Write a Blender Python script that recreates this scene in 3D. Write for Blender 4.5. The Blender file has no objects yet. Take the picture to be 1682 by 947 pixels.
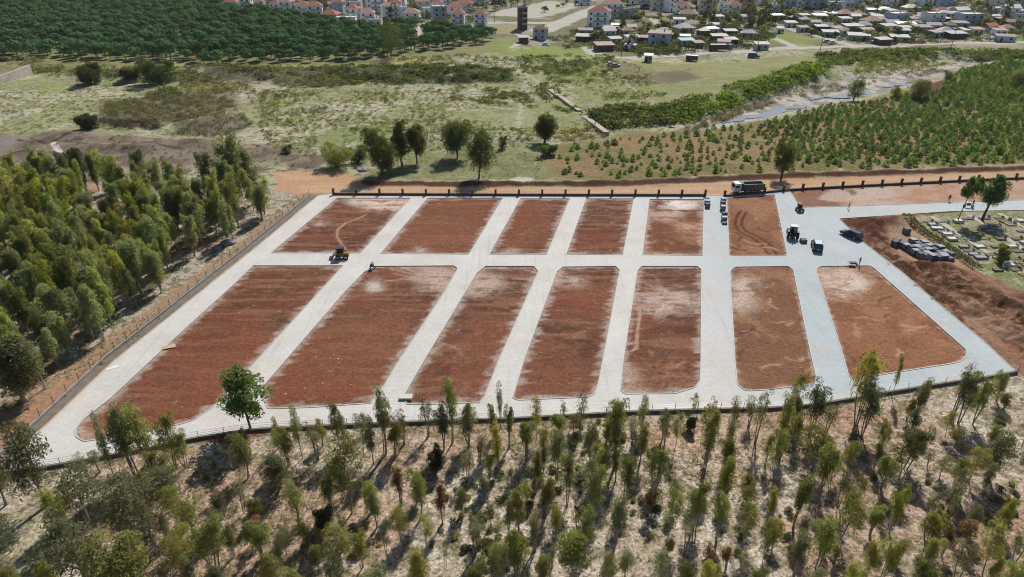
import bpy, math, random
import numpy as np
from mathutils import Vector, geometry

random.seed(7)
rng = np.random.default_rng(11)
scene = bpy.context.scene
COL = scene.collection
R = math.radians

# ------------------------------------------------------------------ camera, world, sun, exposure
CAM_H = 56.0
PITCH = R(28.3)
FPX = 1121.0
cam_d = bpy.data.cameras.new('camera')
cam_d.sensor_width = 36.0
cam_d.lens = 36.0 * FPX / 1682.0
cam_d.clip_start = 0.5
cam_d.clip_end = 9000
cam = bpy.data.objects.new('camera', cam_d)
COL.objects.link(cam)
cam.location = (0, 0, CAM_H)
cam.rotation_euler = (R(90) - PITCH, 0, 0)
scene.camera = cam

SUN_AZ = R(20.0)      # to the right of straight ahead: the scene is back-lit
SUN_EL = R(45.0)
world = bpy.data.worlds.new('World')
scene.world = world
world.use_nodes = True
wn = world.node_tree
sky = wn.nodes.new('ShaderNodeTexSky')
sky.sky_type = 'NISHITA'
sky.sun_disc = False
sky.sun_elevation = SUN_EL
sky.sun_rotation = SUN_AZ
sky.air_density = 1.0
sky.dust_density = 0.6
wn.links.new(sky.outputs[0], wn.nodes['Background'].inputs[0])
wn.nodes['Background'].inputs[1].default_value = 0.070
sun_d = bpy.data.lights.new('sun', 'SUN')
sun_d.energy = 4.8
sun_d.angle = R(0.53)
sun_d.color = (1.0, 0.955, 0.89)
sun = bpy.data.objects.new('sun', sun_d)
COL.objects.link(sun)
sv = Vector((math.sin(SUN_AZ) * math.cos(SUN_EL), math.cos(SUN_AZ) * math.cos(SUN_EL), math.sin(SUN_EL)))
sun.rotation_euler = sv.to_track_quat('Z', 'Y').to_euler()
sun.location = sv * 300
scene.view_settings.view_transform = 'Standard'
scene.view_settings.look = 'None'
scene.view_settings.exposure = 0.27
scene.cycles.filter_width = 1.05
scene.view_settings.gamma = 1.0
scene.view_settings.use_curve_mapping = False

# ------------------------------------------------------------------ survey: from the photograph's pixels to the ground
cp, sp_ = math.cos(PITCH), math.sin(PITCH)

def G(px, py, z=0.0):
    """world x, y of the ground point seen at photo pixel px, py"""
    u = (px - 841.0) / FPX
    v = (473.5 - py) / FPX
    dy = cp + v * sp_
    dz = -sp_ + v * cp
    t = (z - CAM_H) / dz
    return (u * t, dy * t)

def depth(x, y, z=0.0):
    return y * cp - (z - CAM_H) * sp_

def height_to(x, y, ty):
    """height of a post at x, y whose top shows at photo row ty"""
    k = (473.5 - ty) / FPX
    w = (k * y * cp - y * sp_) / (cp + k * sp_)
    return w + CAM_H

def proj(x, y, z=0.0):
    zc = depth(x, y, z)
    yc = y * sp_ + (z - CAM_H) * cp
    return 841 + FPX * x / zc, 473.5 - FPX * yc / zc

def GP(poly):
    return np.array([G(*p) for p in poly])

def lin(c):
    c = np.array(c, float) / 255.0
    return np.where(c <= 0.04045, c / 12.92, ((c + 0.055) / 1.055) ** 2.4)

KALB = 0.68
def A(r, g, b):
    """albedo of a surface that shows r, g, b in the sunlit photograph"""
    return tuple(float(v) for v in lin((r, g, b)) * KALB)

# ------------------------------------------------------------------ noise
def _hash(xi, yi, seed):
    h = (xi.astype(np.int64) * 374761393 + yi.astype(np.int64) * 668265263 + seed * 1442695041) & 0xffffffff
    h = ((h ^ (h >> 13)) * 1274126177) & 0xffffffff
    h = (h ^ (h >> 16)) & 0xffffff
    return h / float(0xffffff)

def vnoise(x, y, seed=0):
    xi, yi = np.floor(x), np.floor(y)
    fx, fy = x - xi, y - yi
    fx = fx * fx * (3 - 2 * fx); fy = fy * fy * (3 - 2 * fy)
    a = _hash(xi, yi, seed); b = _hash(xi + 1, yi, seed)
    c = _hash(xi, yi + 1, seed); d = _hash(xi + 1, yi + 1, seed)
    return (a * (1 - fx) + b * fx) * (1 - fy) + (c * (1 - fx) + d * fx) * fy

def fbm(x, y, scale=1.0, octaves=4, seed=0, rough=0.5):
    x = np.asarray(x, float) * scale; y = np.asarray(y, float) * scale
    t = np.zeros_like(x); amp = 1.0; tot = 0.0
    for o in range(octaves):
        t += amp * vnoise(x + 17.3 * o, y - 9.1 * o, seed + o)
        tot += amp; amp *= rough; x = x * 2.03; y = y * 2.03
    return t / tot

def sst(a, b, x):
    t = np.clip((x - a) / (b - a), 0, 1)
    return t * t * (3 - 2 * t)

def sdist(px, py, P):
    """signed distance to polygon P (positive inside)"""
    d2 = np.full(px.shape, 1e18)
    ins = np.zeros(px.shape, bool)
    n = len(P)
    for i in range(n):
        ax, ay = P[i]; bx, by = P[(i + 1) % n]
        ex, ey = bx - ax, by - ay
        L = ex * ex + ey * ey + 1e-12
        t = np.clip(((px - ax) * ex + (py - ay) * ey) / L, 0, 1)
        dx = px - ax - t * ex; dy = py - ay - t * ey
        d2 = np.minimum(d2, dx * dx + dy * dy)
        if ay != by:
            c = ((ay > py) != (by > py)) & (px < (bx - ax) * (py - ay) / (by - ay) + ax)
            ins ^= c
    d = np.sqrt(d2)
    return np.where(ins, d, -d)

def ldist(px, py, P):
    d2 = np.full(px.shape, 1e18)
    for i in range(len(P) - 1):
        ax, ay = P[i]; bx, by = P[i + 1]
        ex, ey = bx - ax, by - ay
        L = ex * ex + ey * ey + 1e-12
        t = np.clip(((px - ax) * ex + (py - ay) * ey) / L, 0, 1)
        dx = px - ax - t * ex; dy = py - ay - t * ey
        d2 = np.minimum(d2, dx * dx + dy * dy)
    return np.sqrt(d2)

def inside(x, y, P):
    return float(sdist(np.array([x]), np.array([y]), P)[0]) > 0

# ------------------------------------------------------------------ traced outlines (photo pixels)
PAVE = [(524, 321), (548, 318), (1158, 321), (1192, 321), (1272, 315), (1297, 314), (1314, 341), (1394, 339), (1554, 333), (1700, 328), (1760, 326),
        (1760, 343), (1682, 345), (1560, 347), (1470, 353), (1377, 359), (1411, 393), (1440, 416), (1483, 449), (1547, 505), (1611, 557),
        (1666, 609), (1611, 619), (1561, 626), (1511, 634), (1436, 646), (1398, 653), (1335, 663), (1260, 669), (1160, 671), (1050, 674),
        (960, 679), (840, 686), (760, 688), (640, 693), (530, 698), (420, 703), (320, 718), (215, 740), (107, 760), (8, 775), (15, 752), (82, 695), (190, 592), (420, 408)]
PLOTS = {
 'U1': [(553, 325), (676, 325), (593, 416), (444, 416)],
 'U2': [(702, 325), (827, 325), (771, 418), (624, 417)],
 'U3': [(854, 326), (937, 326), (899, 418), (803, 418)],
 'U4': [(962, 326), (1042, 326), (1024, 419), (929, 418)],
 'U5': [(1066, 327), (1157, 327), (1155, 420), (1054, 419)],
 'U6': [(1193, 325), (1273, 319), (1294, 420), (1197, 420)],
 'L1': [(416, 436), (565, 436), (404, 613), (375, 647), (350, 670), (320, 690), (295, 698), (165, 722), (138, 726), (124, 718), (123, 706), (135, 690), (180, 655), (247, 592), (300, 543), (377, 473)],
 'L2': [(618, 437), (746, 436), (753, 441), (731, 480), (658, 590), (632, 634), (610, 663), (510, 670), (440, 672), (434, 660), (432, 634), (470, 590), (565, 480), (597, 447)],
 'L3': [(797, 437), (878, 437), (885, 446), (819, 595), (798, 650), (788, 662), (700, 665), (668, 665), (661, 652), (697, 590), (782, 449)],
 'L4': [(924, 438), (1012, 437), (1019, 444), (984, 630), (978, 647), (968, 653), (850, 658), (841, 654), (860, 590), (914, 446)],
 'L5': [(1053, 437), (1146, 437), (1153, 443), (1152, 590), (1151, 625), (1142, 637), (1110, 647), (1026, 648), (1018, 641), (1023, 590), (1046, 445)],
 'L6': [(1206, 438), (1296, 437), (1304, 444), (1330, 570), (1342, 622), (1336, 632), (1260, 641), (1224, 643), (1210, 632), (1206, 590), (1198, 446)],
 'L7': [(1346, 437), (1428, 436), (1437, 441), (1588, 575), (1589, 585), (1580, 593), (1568, 597), (1436, 618), (1402, 624), (1393, 618), (1383, 582), (1339, 443)],
}
GPAVE = GP(PAVE)

def rounded(P, r=0.8):
    """cut each corner of a ground polygon with a small arc"""
    out = []
    n = len(P)
    for i in range(n):
        a, b, c = P[i - 1], P[i], P[(i + 1) % n]
        la, lc = np.linalg.norm(a - b), np.linalg.norm(c - b)
        k = min(r, la * 0.4, lc * 0.4)
        p0 = b + (a - b) / la * k; p2 = b + (c - b) / lc * k
        for t in (0, 0.33, 0.67, 1):
            out.append((1 - t) ** 2 * p0 + 2 * t * (1 - t) * b + t * t * p2)
    return np.array(out)

GPLOT = {k: rounded(GP(v), 0.8 if k in ('U6', 'L6', 'L7') else 0.3) for k, v in PLOTS.items()}

SITE = GP([(500, 300), (1300, 300), (1760, 285), (1760, 372), (1480, 372), (1560, 480), (1720, 620), (1340, 690), (840, 710), (430, 730), (100, 800), (-60, 800), (0, 730), (480, 325)])
RIVER = GP([(1120, 212), (1170, 190), (1200, 172), (1280, 150), (1350, 135), (1440, 115), (1550, 100), (1640, 96), (1570, 112), (1505, 132), (1450, 152), (1400, 163), (1320, 178), (1250, 195), (1180, 208), (1130, 218)])

def relief(x, y):
    x = np.asarray(x, float); y = np.asarray(y, float)
    s = sdist(x, y, SITE)
    m = sst(1.0, 14.0, -s)
    far = sst(120, 260, y)
    h = m * (fbm(x, y, 0.05, 4, 3) - 0.45) * (1.3 + 1.2 * far)
    h += m * (fbm(x, y, 0.35, 3, 5) - 0.5) * 0.2
    # heaps and cuts of the embankment east of the site
    e = ldist(x, y, MOUND)
    h += 1.5 * np.exp(-(e / 2.4) ** 2) * (0.35 + fbm(x, y, 0.3, 3, 8))
    e2 = ldist(x, y, MOUND2)
    h += 1.0 * np.exp(-(e2 / 1.6) ** 2) * (0.3 + fbm(x, y, 0.4, 3, 9))
    q = sdist(x, y, SPOIL)
    h += sst(0.5, 4.0, q) * ((fbm(x, y, 0.38, 4, 71) - 0.42) * 2.3 + (fbm(x, y, 1.3, 3, 72) - .5) * .5)
    # bank beside the dirt road
    e3 = ldist(x, y, BERM)
    h += 0.9 * np.exp(-(e3 / 1.5) ** 2) * (0.4 + fbm(x, y, 0.3, 3, 18))
    # bank of the dry stream in the meadow
    for L_, a_, w_ in BANKS:
        e4 = ldist(x, y, L_)
        h += a_ * np.exp(-(e4 / w_) ** 2) * (0.2 + 1.2 * fbm(x, y, 0.12, 3, 28))
    rv = sst(-6.0, 4.0, sdist(x, y, RIVER))
    h = h * (1 - 0.85 * rv) - 1.0 * rv
    return h

SPOIL = GP([(1392, 364), (1470, 360), (1478, 372), (1462, 392), (1500, 428), (1570, 445), (1640, 470), (1760, 520), (1760, 625), (1690, 612), (1611, 553), (1547, 500), (1483, 444), (1440, 411)])
MOUND = GP([(1488, 364), (1450, 370), (1428, 376), (1442, 392)])
MOUND2 = GP([(1490, 435), (1560, 440), (1620, 470), (1682, 520), (1720, 545)])
BERM = GP([(590, 301), (820, 303), (1000, 301), (1180, 293), (1300, 289), (1500, 283), (1760, 272)])
BANKS = [(GP([(60, 236), (110, 228), (160, 232), (250, 238), (340, 236)]), 1.8, 4.0),
         (GP([(20, 258), (75, 245), (130, 240), (180, 250), (250, 246)]), 1.4, 3.0),
         (GP([(230, 128), (330, 122), (430, 130), (520, 120), (640, 122), (760, 122), (830, 132)]), 3.0, 9.0),
         (GP([(1130, 182), (1250, 150), (1350, 122), (1450, 98), (1560, 90)]), 2.2, 8.0),
         (GP([(150, 205), (210, 208), (300, 204), (380, 190)]), 1.2, 3.0)]

def gz(x, y):
    return float(relief(np.array([x]), np.array([y]))[0])

# ------------------------------------------------------------------ materials
def new_mat(name):
    m = bpy.data.materials.new(name)
    m.use_nodes = True
    return m, m.node_tree.nodes, m.node_tree.links, m.node_tree.nodes['Principled BSDF']

MATS = {}
def mat(name, rgb, rough=0.8, metal=0.0, var=0.12, scale=3.0, spec=0.3):
    """plain surface with a little procedural mottling"""
    if name in MATS:
        return MATS[name]
    m, n, l, b = new_mat(name)
    b.inputs['Roughness'].default_value = rough
    b.inputs['Metallic'].default_value = metal
    b.inputs['Specular IOR Level'].default_value = spec
    tc = n.new('ShaderNodeTexCoord'); no = n.new('ShaderNodeTexNoise')
    no.inputs['Scale'].default_value = scale; no.inputs['Detail'].default_value = 4
    l.new(tc.outputs['Object'], no.inputs['Vector'])
    mr = n.new('ShaderNodeMapRange')
    mr.inputs[1].default_value = 0.3; mr.inputs[2].default_value = 0.7
    mr.inputs[3].default_value = 1 - var; mr.inputs[4].default_value = 1 + var
    l.new(no.outputs[0], mr.inputs[0])
    mx = n.new('ShaderNodeVectorMath'); mx.operation = 'SCALE'
    mx.inputs[0].default_value = rgb
    l.new(mr.outputs[0], mx.inputs['Scale'])
    l.new(mx.outputs[0], b.inputs['Base Color'])
    MATS[name] = m
    return m

def leaf_mat(name, rgb, trans=0.35, spread=0.35):
    if name in MATS:
        return MATS[name]
    m, n, l, b = new_mat(name)
    n.remove(b)
    at = n.new('ShaderNodeAttribute'); at.attribute_name = 'Col'
    oi = n.new('ShaderNodeObjectInfo')
    mr = n.new('ShaderNodeMapRange')
    mr.inputs[3].default_value = 1 - spread; mr.inputs[4].default_value = 1 + spread
    l.new(oi.outputs['Random'], mr.inputs[0])
    hs = n.new('ShaderNodeHueSaturation')
    hs.inputs['Color'].default_value = (*rgb, 1)
    hr = n.new('ShaderNodeMapRange'); hr.inputs[3].default_value = 0.48; hr.inputs[4].default_value = 0.525
    ml = n.new('ShaderNodeMath'); ml.operation = 'MULTIPLY'; ml.inputs[1].default_value = 7.31
    fr = n.new('ShaderNodeMath'); fr.operation = 'FRACT'
    l.new(oi.outputs['Random'], ml.inputs[0]); l.new(ml.outputs[0], fr.inputs[0]); l.new(fr.outputs[0], hr.inputs[0])
    l.new(hr.outputs[0], hs.inputs['Hue'])
    l.new(mr.outputs[0], hs.inputs['Value'])
    mx = n.new('ShaderNodeMix'); mx.data_type = 'RGBA'; mx.blend_type = 'MULTIPLY'; mx.inputs[0].default_value = 1.0
    l.new(hs.outputs[0], mx.inputs[6]); l.new(at.outputs['Color'], mx.inputs[7])
    d = n.new('ShaderNodeBsdfDiffuse'); t = n.new('ShaderNodeBsdfTranslucent')
    l.new(mx.outputs[2], d.inputs['Color'])
    tm = n.new('ShaderNodeMix'); tm.data_type = 'RGBA'; tm.blend_type = 'MULTIPLY'; tm.inputs[0].default_value = 1.0
    l.new(mx.outputs[2], tm.inputs[6]); tm.inputs[7].default_value = (1.25, 1.2, 0.6, 1)
    l.new(tm.outputs[2], t.inputs['Color'])
    ms = n.new('ShaderNodeMixShader'); ms.inputs[0].default_value = trans
    l.new(d.outputs[0], ms.inputs[1]); l.new(t.outputs[0], ms.inputs[2])
    l.new(ms.outputs[0], n['Material Output'].inputs['Surface'])
    MATS[name] = m
    return m

# ------------------------------------------------------------------ mesh helpers
def link(o, parent=None):
    COL.objects.link(o)
    if parent is not None:
        o.parent = parent
    return o

def tag(o, label=None, cat=None, group=None, kind=None):
    if label: o['label'] = label
    if cat: o['category'] = cat
    if group: o['group'] = group
    if kind: o['kind'] = kind
    return o

def empty(name, x, y, z=0.0, rz=0.0, s=1.0):
    o = bpy.data.objects.new(name, None)
    o.empty_display_size = 0.3
    o.location = (x, y, z); o.rotation_euler = (0, 0, rz)
    o.scale = (s, s, s) if not isinstance(s, tuple) else s
    return link(o)

def np_mesh(name, V, F, mats, cols=None, midx=None, smooth=False):
    """mesh from arrays; F is (n,3) or (n,4)"""
    V = np.asarray(V, np.float32); F = np.asarray(F, np.int32)
    me = bpy.data.meshes.new(name)
    k = F.shape[1]
    me.vertices.add(len(V)); me.vertices.foreach_set('co', V.ravel())
    me.loops.add(F.size); me.loops.foreach_set('vertex_index', F.ravel())
    me.polygons.add(len(F))
    me.polygons.foreach_set('loop_start', np.arange(0, F.size, k, dtype=np.int32))
    me.polygons.foreach_set('loop_total', np.full(len(F), k, np.int32))
    if midx is not None:
        me.polygons.foreach_set('material_index', np.asarray(midx, np.int32))
    me.polygons.foreach_set('use_smooth', np.full(len(F), smooth, bool))
    for m in (mats if isinstance(mats, (list, tuple)) else [mats]):
        me.materials.append(m)
    if cols is not None:
        ca = me.color_attributes.new('Col', 'FLOAT_COLOR', 'POINT')
        c = np.ones((len(V), 4), np.float32); c[:, :cols.shape[1]] = cols
        ca.data.foreach_set('color', c.ravel())
    me.update(calc_edges=True)
    me.validate()
    return me

class MB:
    """collects boxes, prisms and tubes and builds them as one mesh object"""
    def __init__(s): s.v = []; s.f = []; s.m = []
    def add(s, vs, fs, mi=0):
        b = len(s.v); s.v += [tuple(v) for v in vs]
        for f in fs: s.f.append(tuple(b + i for i in f)); s.m.append(mi)
        return s
    def box(s, c, d, mi=0, rz=0.0, taper=1.0, tx=None):
        hx, hy, hz = d[0] / 2, d[1] / 2, d[2] / 2
        tx = taper if tx is None else tx
        vs = []
        for z, k, kx in ((-hz, 1, 1), (hz, taper, tx)):
            for x, y in ((-hx, -hy), (hx, -hy), (hx, hy), (-hx, hy)):
                x2, y2 = x * kx, y * k
                vs.append((c[0] + x2 * math.cos(rz) - y2 * math.sin(rz), c[1] + x2 * math.sin(rz) + y2 * math.cos(rz), c[2] + z))
        return s.add(vs, [(3, 2, 1, 0), (4, 5, 6, 7), (0, 1, 5, 4), (1, 2, 6, 5), (2, 3, 7, 6), (3, 0, 4, 7)], mi)
    def prism(s, prof, x0, x1, axis='x', mi=0, t=1.0):
        """closed profile of (u, z) swept from x0 to x1; t scales u,z inset at both ends no"""
        n = len(prof)
        if axis == 'x': vs = [(x0, u, z) for u, z in prof] + [(x1, u, z) for u, z in prof]
        else: vs = [(u, x0, z) for u, z in prof] + [(u, x1, z) for u, z in prof]
        fs = [tuple(range(n)), tuple(range(2 * n - 1, n - 1, -1))] + [(i, n + i, n + (i + 1) % n, (i + 1) % n) for i in range(n)]
        return s.add(vs, fs, mi)
    def cyl(s, p0, p1, r0, r1=None, n=10, mi=0):
        r1 = r0 if r1 is None else r1
        p0 = Vector(p0); p1 = Vector(p1); d = (p1 - p0).normalized()
        a = d.orthogonal().normalized(); b = d.cross(a)
        vs = []
        for p, r in ((p0, r0), (p1, r1)):
            for i in range(n):
                t = 2 * math.pi * i / n
                vs.append(p + a * r * math.cos(t) + b * r * math.sin(t))
        fs = [tuple(range(n - 1, -1, -1)), tuple(range(n, 2 * n))] + [(i, (i + 1) % n, n + (i + 1) % n, n + i) for i in range(n)]
        return s.add(vs, fs, mi)
    def mesh(s, name, mats, bevel=0.0):
        me = bpy.data.meshes.new(name)
        me.from_pydata(s.v, [], s.f)
        for m in (mats if isinstance(mats, (list, tuple)) else [mats]): me.materials.append(m)
        me.polygons.foreach_set('material_index', s.m)
        if bevel:
            import bmesh
            bm = bmesh.new(); bm.from_mesh(me)
            bmesh.ops.recalc_face_normals(bm, faces=bm.faces)
            bmesh.ops.bevel(bm, geom=[e for e in bm.edges if len(e.link_faces) == 2 and e.calc_face_angle(0) > 0.5], offset=bevel, segments=2, affect='EDGES', clamp_overlap=True)
            bm.to_mesh(me); bm.free()
        else:
            import bmesh
            bm = bmesh.new(); bm.from_mesh(me); bmesh.ops.recalc_face_normals(bm, faces=bm.faces); bm.to_mesh(me); bm.free()
        me.update()
        return me
    def build(s, name, mats, parent=None, loc=None, bevel=0.0):
        o = bpy.data.objects.new(name, s.mesh(name, mats, bevel))
        if loc: o.location = loc
        return link(o, parent)

CHILDREN = {}
def kids(o):
    return [c for c in COL.objects if c.parent is o] if o.name not in CHILDREN else CHILDREN[o.name]

def freeze(o):
    """remember a finished prototype's parts so copies are quick"""
    CHILDREN[o.name] = [c for c in COL.objects if c.parent is o]
    for c in CHILDREN[o.name]: freeze(c)
    return o

def copy_tree(o, parent=None):
    c = o.copy(); COL.objects.link(c)
    if parent is not None: c.parent = parent
    for ch in CHILDREN.get(o.name, []): copy_tree(ch, c)
    return c

class Proto:
    """first use moves the prototype itself, later uses copy it"""
    ALL = []
    def __init__(s, root): s.root = freeze(root); s.used = False; Proto.ALL.append(s)
    def put(s, x, y, z=0.0, rz=0.0, sc=1.0, tilt=(0, 0)):
        if not s.used: o = s.root; s.used = True
        else: o = copy_tree(s.root)
        o.location = (x, y, z); o.rotation_euler = (tilt[0], tilt[1], rz)
        o.scale = sc if isinstance(sc, tuple) else (sc, sc, sc)
        return o

# ------------------------------------------------------------------ the ground sheet
def build_ground():
    ys = [24.0]
    while ys[-1] < 640: ys.append(ys[-1] + max(0.33, 0.0027 * ys[-1]))
    while ys[-1] < 4000: ys.append(ys[-1] * 1.07)
    ys = np.array([-400.0, -120.0, -20.0, 10.0] + ys)
    nx = 820
    u = np.linspace(-1, 1, nx)
    half = 0.86 * np.maximum(ys, 24) + 34
    half[:4] = (700, 400, 200, 80)
    X = (u[None, :] * half[:, None]).ravel()
    Y = np.repeat(ys, nx)
    Z = relief(X, Y)
    n = len(X)
    col = np.zeros((n, 4))
    N1 = fbm(X, Y, 0.25, 4, 41); N2 = fbm(X, Y, 0.06, 4, 42); N3 = fbm(X, Y, 1.1, 3, 43)
    NS = fbm(X * 0.07, Y * 0.9, 1.0, 4, 44)          # furrows left by the grader, running across the lots

    def sel(P, mrg):
        lo = P.min(0) - mrg; hi = P.max(0) + mrg
        return np.nonzero((X > lo[0]) & (X < hi[0]) & (Y > lo[1]) & (Y < hi[1]))[0]
    def mix(i, m, rgb, grain):
        m = m[:, None]
        c = np.array((*A(*rgb), 0.0 if grain is None else grain))
        new = col[i] * (1 - m) + c * m
        if grain is None: new[:, 3] = col[i, 3]
        col[i] = new
    def fill(poly, rgb, soft=1.0, noise=1.0, op=1.0, grain=None, ground=False):
        P = poly if ground else GP(poly)
        i = sel(P, noise + soft)
        if not len(i): return
        d = sdist(X[i], Y[i], P) + noise * (N1[i] - 0.5) * 2.6
        mix(i, sst(-soft, soft, d) * op, rgb, grain)
    def blotch(poly, rgb, th=0.5, w=0.08, op=1.0, noise='N2', soft=6.0, grain=None, ground=False):
        P = poly if ground else GP(poly)
        i = sel(P, soft)
        d = sst(-soft, soft, sdist(X[i], Y[i], P))
        nn = {'N1': N1, 'N2': N2, 'N3': N3, 'NS': NS}[noise][i]
        mix(i, d * sst(th - w, th + w, nn) * op, rgb, grain)
    def stroke(poly, width, rgb, op=1.0, soft=0.3, noise=0.3, grain=None):
        P = GP(poly)
        i = sel(P, width + noise + soft)
        d = width / 2 - ldist(X[i], Y[i], P) + noise * (N1[i] - 0.5) * 2
        mix(i, sst(-soft, soft, d) * op, rgb, grain)

    # meadow everywhere first
    col[:] = (*A(182, 178, 146), 1.0)
    ALL = GP([(-900, -60), (2600, -60), (2600, 330), (-900, 330)])
    blotch(ALL, (200, 194, 166), 0.48, 0.10, 0.9, 'N1', 1, ground=True)
    blotch(ALL, (154, 160, 108), 0.52, 0.06, 0.75, 'N2', 1, ground=True)
    blotch(ALL, (112, 110, 82), 0.60, 0.08, 0.8, 'N3', 1, ground=True)
    # town ground
    TOWN = [(330, -40), (480, 30), (600, 52), (800, 62), (860, 78), (980, 86), (1060, 98), (1300, 82), (1760, 74), (1900, 70), (1900, -45), (330, -45)]
    fill(TOWN, (138, 131, 108), 3, 4)
    blotch(TOWN, (120, 128, 84), 0.52, 0.06, 0.7, 'N1', 2)
    blotch(TOWN, (182, 175, 160), 0.60, 0.04, 0.7, 'N2', 2)
    # floor of the pine wood
    fill([(-300, -40), (340, -40), (600, 55), (830, 65), (840, 85), (700, 100), (560, 110), (300, 120), (100, 118), (-300, 140)], (150, 146, 104), 4, 4)
    blotch([(-300, -40), (340, -40), (830, 65), (560, 112), (100, 118), (-300, 140)], (112, 118, 74), 0.5, 0.1, 0.8, 'N1', 2)
    # bright new grass
    for poly in ([(850, 82), (900, 72), (960, 78), (1010, 92), (960, 88), (880, 92)], [(800, 92), (880, 78), (960, 86), (1000, 96), (940, 96), (860, 94)],
                 [(1040, 104), (1060, 102), (1095, 106), (1090, 114), (1050, 115)], [(1245, 62), (1290, 52), (1345, 68), (1330, 74), (1270, 74)],
                 [(1675, 62), (1690, 61), (1690, 70), (1670, 68)], [(1092, 28), (1112, 27), (1110, 34), (1094, 34)], [(820, 60), (850, 62), (850, 80), (800, 88)]):
        fill(poly, (146, 158, 84), 2.5, 5, .8)
    GR2 = [(880, 100), (1000, 98), (1060, 110), (1300, 92), (1420, 82), (1330, 118), (1200, 160), (1090, 190), (980, 190), (930, 150)]
    fill(GR2, (150, 150, 106), 5, 10, 0.7)
    blotch(GR2, (142, 154, 86), 0.52, 0.08, 0.65, 'N1', 3)
    fill([(1060, 108), (1150, 105), (1330, 92), (1400, 86), (1300, 106), (1180, 128), (1120, 136)], (160, 160, 112), 4, 6, 0.7)
    fill([(1075, 118), (1130, 116), (1150, 130), (1100, 134), (1060, 128)], (118, 108, 96), 3, 4, 0.8)
    fill([(985, 108), (1030, 104), (1060, 118), (1100, 135), (1010, 135)], (140, 126, 108), 3, 4, 0.7)
    fill([(860, 170), (900, 150), (960, 180), (900, 200), (820, 215), (660, 218), (700, 200)], (152, 157, 108), 4, 7, 0.7)
    fill([(430, 170), (470, 162), (480, 172), (450, 176)], (158, 170, 70), 2, 3, 0.6)
    fill([(560, 195), (660, 205), (640, 235), (520, 230)], (130, 146, 78), 4, 5, 0.6)
    fill([(230, 100), (400, 110), (560, 105), (700, 92), (700, 100), (540, 118), (300, 122)], (172, 166, 112), 2, 3, 0.8)
    fill([(60, 140), (110, 138), (120, 150), (70, 155)], (152, 156, 96), 3, 3, 0.7)
    # scrubby dark ground
    for poly, c in (([(330, 120), (440, 118), (560, 112), (600, 130), (560, 145), (430, 140), (350, 135)], (92, 92, 70)),
                    ([(560, 112), (700, 110), (760, 112), (840, 122), (842, 138), (700, 140), (600, 135)], (84, 88, 62)),
                    ([(160, 165), (280, 150), (380, 155), (400, 175), (300, 200), (200, 205), (165, 190)], (136, 124, 102)),
                    ([(285, 215), (330, 192), (380, 192), (400, 212), (350, 222)], (128, 118, 104))):
        fill(poly, c, 3, 5, 0.85)
    for L_, w_ in (([(878, 105), (862, 140), (856, 175), (850, 215)], 1.6), ([(820, 95), (850, 112), (905, 150)], 1.2), ([(440, 160), (560, 172), (680, 168), (860, 182)], 1.3), ([(60, 168), (180, 160), (300, 158)], 1.3), ([(330, 225), (470, 214), (600, 205), (760, 214)], 1.5), ([(1000, 120), (1050, 150), (1090, 180)], 1.4), ([(730, 105), (738, 125), (745, 150)], 1.2)):
        stroke(L_, w_, (196, 188, 164), 0.75, 0.8, 1.2)
    # grey silt banks of the stream on the meadow's near side
    fill([(-60, 224), (120, 216), (210, 222), (330, 226), (440, 240), (530, 256), (530, 285), (440, 268), (100, 292), (-60, 300)], (146, 132, 116), 4, 5)
    blotch([(-60, 224), (120, 216), (330, 226), (530, 256), (530, 285), (100, 292), (-60, 300)], (112, 96, 84), 0.55, 0.05, 0.75, 'N1', 3)
    fill([(-60, 226), (30, 222), (55, 232), (30, 245), (-60, 250)], (148, 142, 138), 3, 4, 0.7)
    stroke([(88, 238), (94, 248), (103, 256)], 1.6, (222, 216, 206), 1, 0.4, 0.3)
    stroke([(15, 260), (60, 248), (75, 241)], 1.1, (80, 58, 50), 0.9, 0.5, 0.5)
    stroke([(30, 230), (60, 236), (80, 240), (110, 230), (130, 226)], 1.1, (88, 66, 56), 0.9, 0.5, 0.5)
    stroke([(100, 236), (150, 243), (210, 242), (300, 246)], 1.0, (92, 76, 64), 0.9, 0.5, 0.6)
    stroke([(560, 216), (640, 222), (740, 226), (850, 232), (900, 232), (1000, 223)], 2.2, (150, 148, 140), 0.8, 0.8, 1.0)
    # river bed
    fill(RIVER, (200, 193, 181), 3, 6, ground=True, grain=1.5)
    blotch(RIVER, (136, 128, 114), 0.54, 0.06, 0.7, 'N1', 2, ground=True)
    # plantation ground
    PLANT = [(880, 262), (930, 236), (1010, 224), (1130, 212), (1290, 195), (1420, 165), (1540, 135), (1600, 108), (1900, 95), (1900, 268), (1300, 288), (1180, 292), (1000, 299), (900, 290)]
    fill(PLANT, (150, 132, 98), 3, 5)
    blotch(PLANT, (122, 122, 70), 0.48, 0.06, 0.75, 'N1', 3)
    blotch(PLANT, (162, 134, 102), 0.56, 0.05, 0.7, 'N2', 3)
    stroke([(1132, 212), (1140, 235), (1148, 262)], 1.6, (165, 130, 105), 0.8, 0.5, 0.4)
    fill([(1520, 140), (1560, 128), (1570, 145), (1545, 158), (1515, 155)], (112, 80, 66), 1, 1.5)
    # near meadow between dirt road and stream
    fill([(590, 262), (700, 245), (860, 245), (890, 262), (900, 296), (700, 300), (600, 296)], (150, 148, 112), 4, 5, 0.9)
    blotch([(590, 262), (700, 245), (860, 245), (890, 262), (900, 296), (600, 298)], (126, 132, 84), 0.5, 0.08, 0.7, 'N1', 3)
    fill([(832, 294), (850, 290), (872, 292), (876, 301), (840, 303)], (212, 206, 196), 0.8, 1.6, 0.9)
    fill([(680, 296), (705, 294), (712, 300), (688, 302)], (172, 122, 92), 1, 1)
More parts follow.
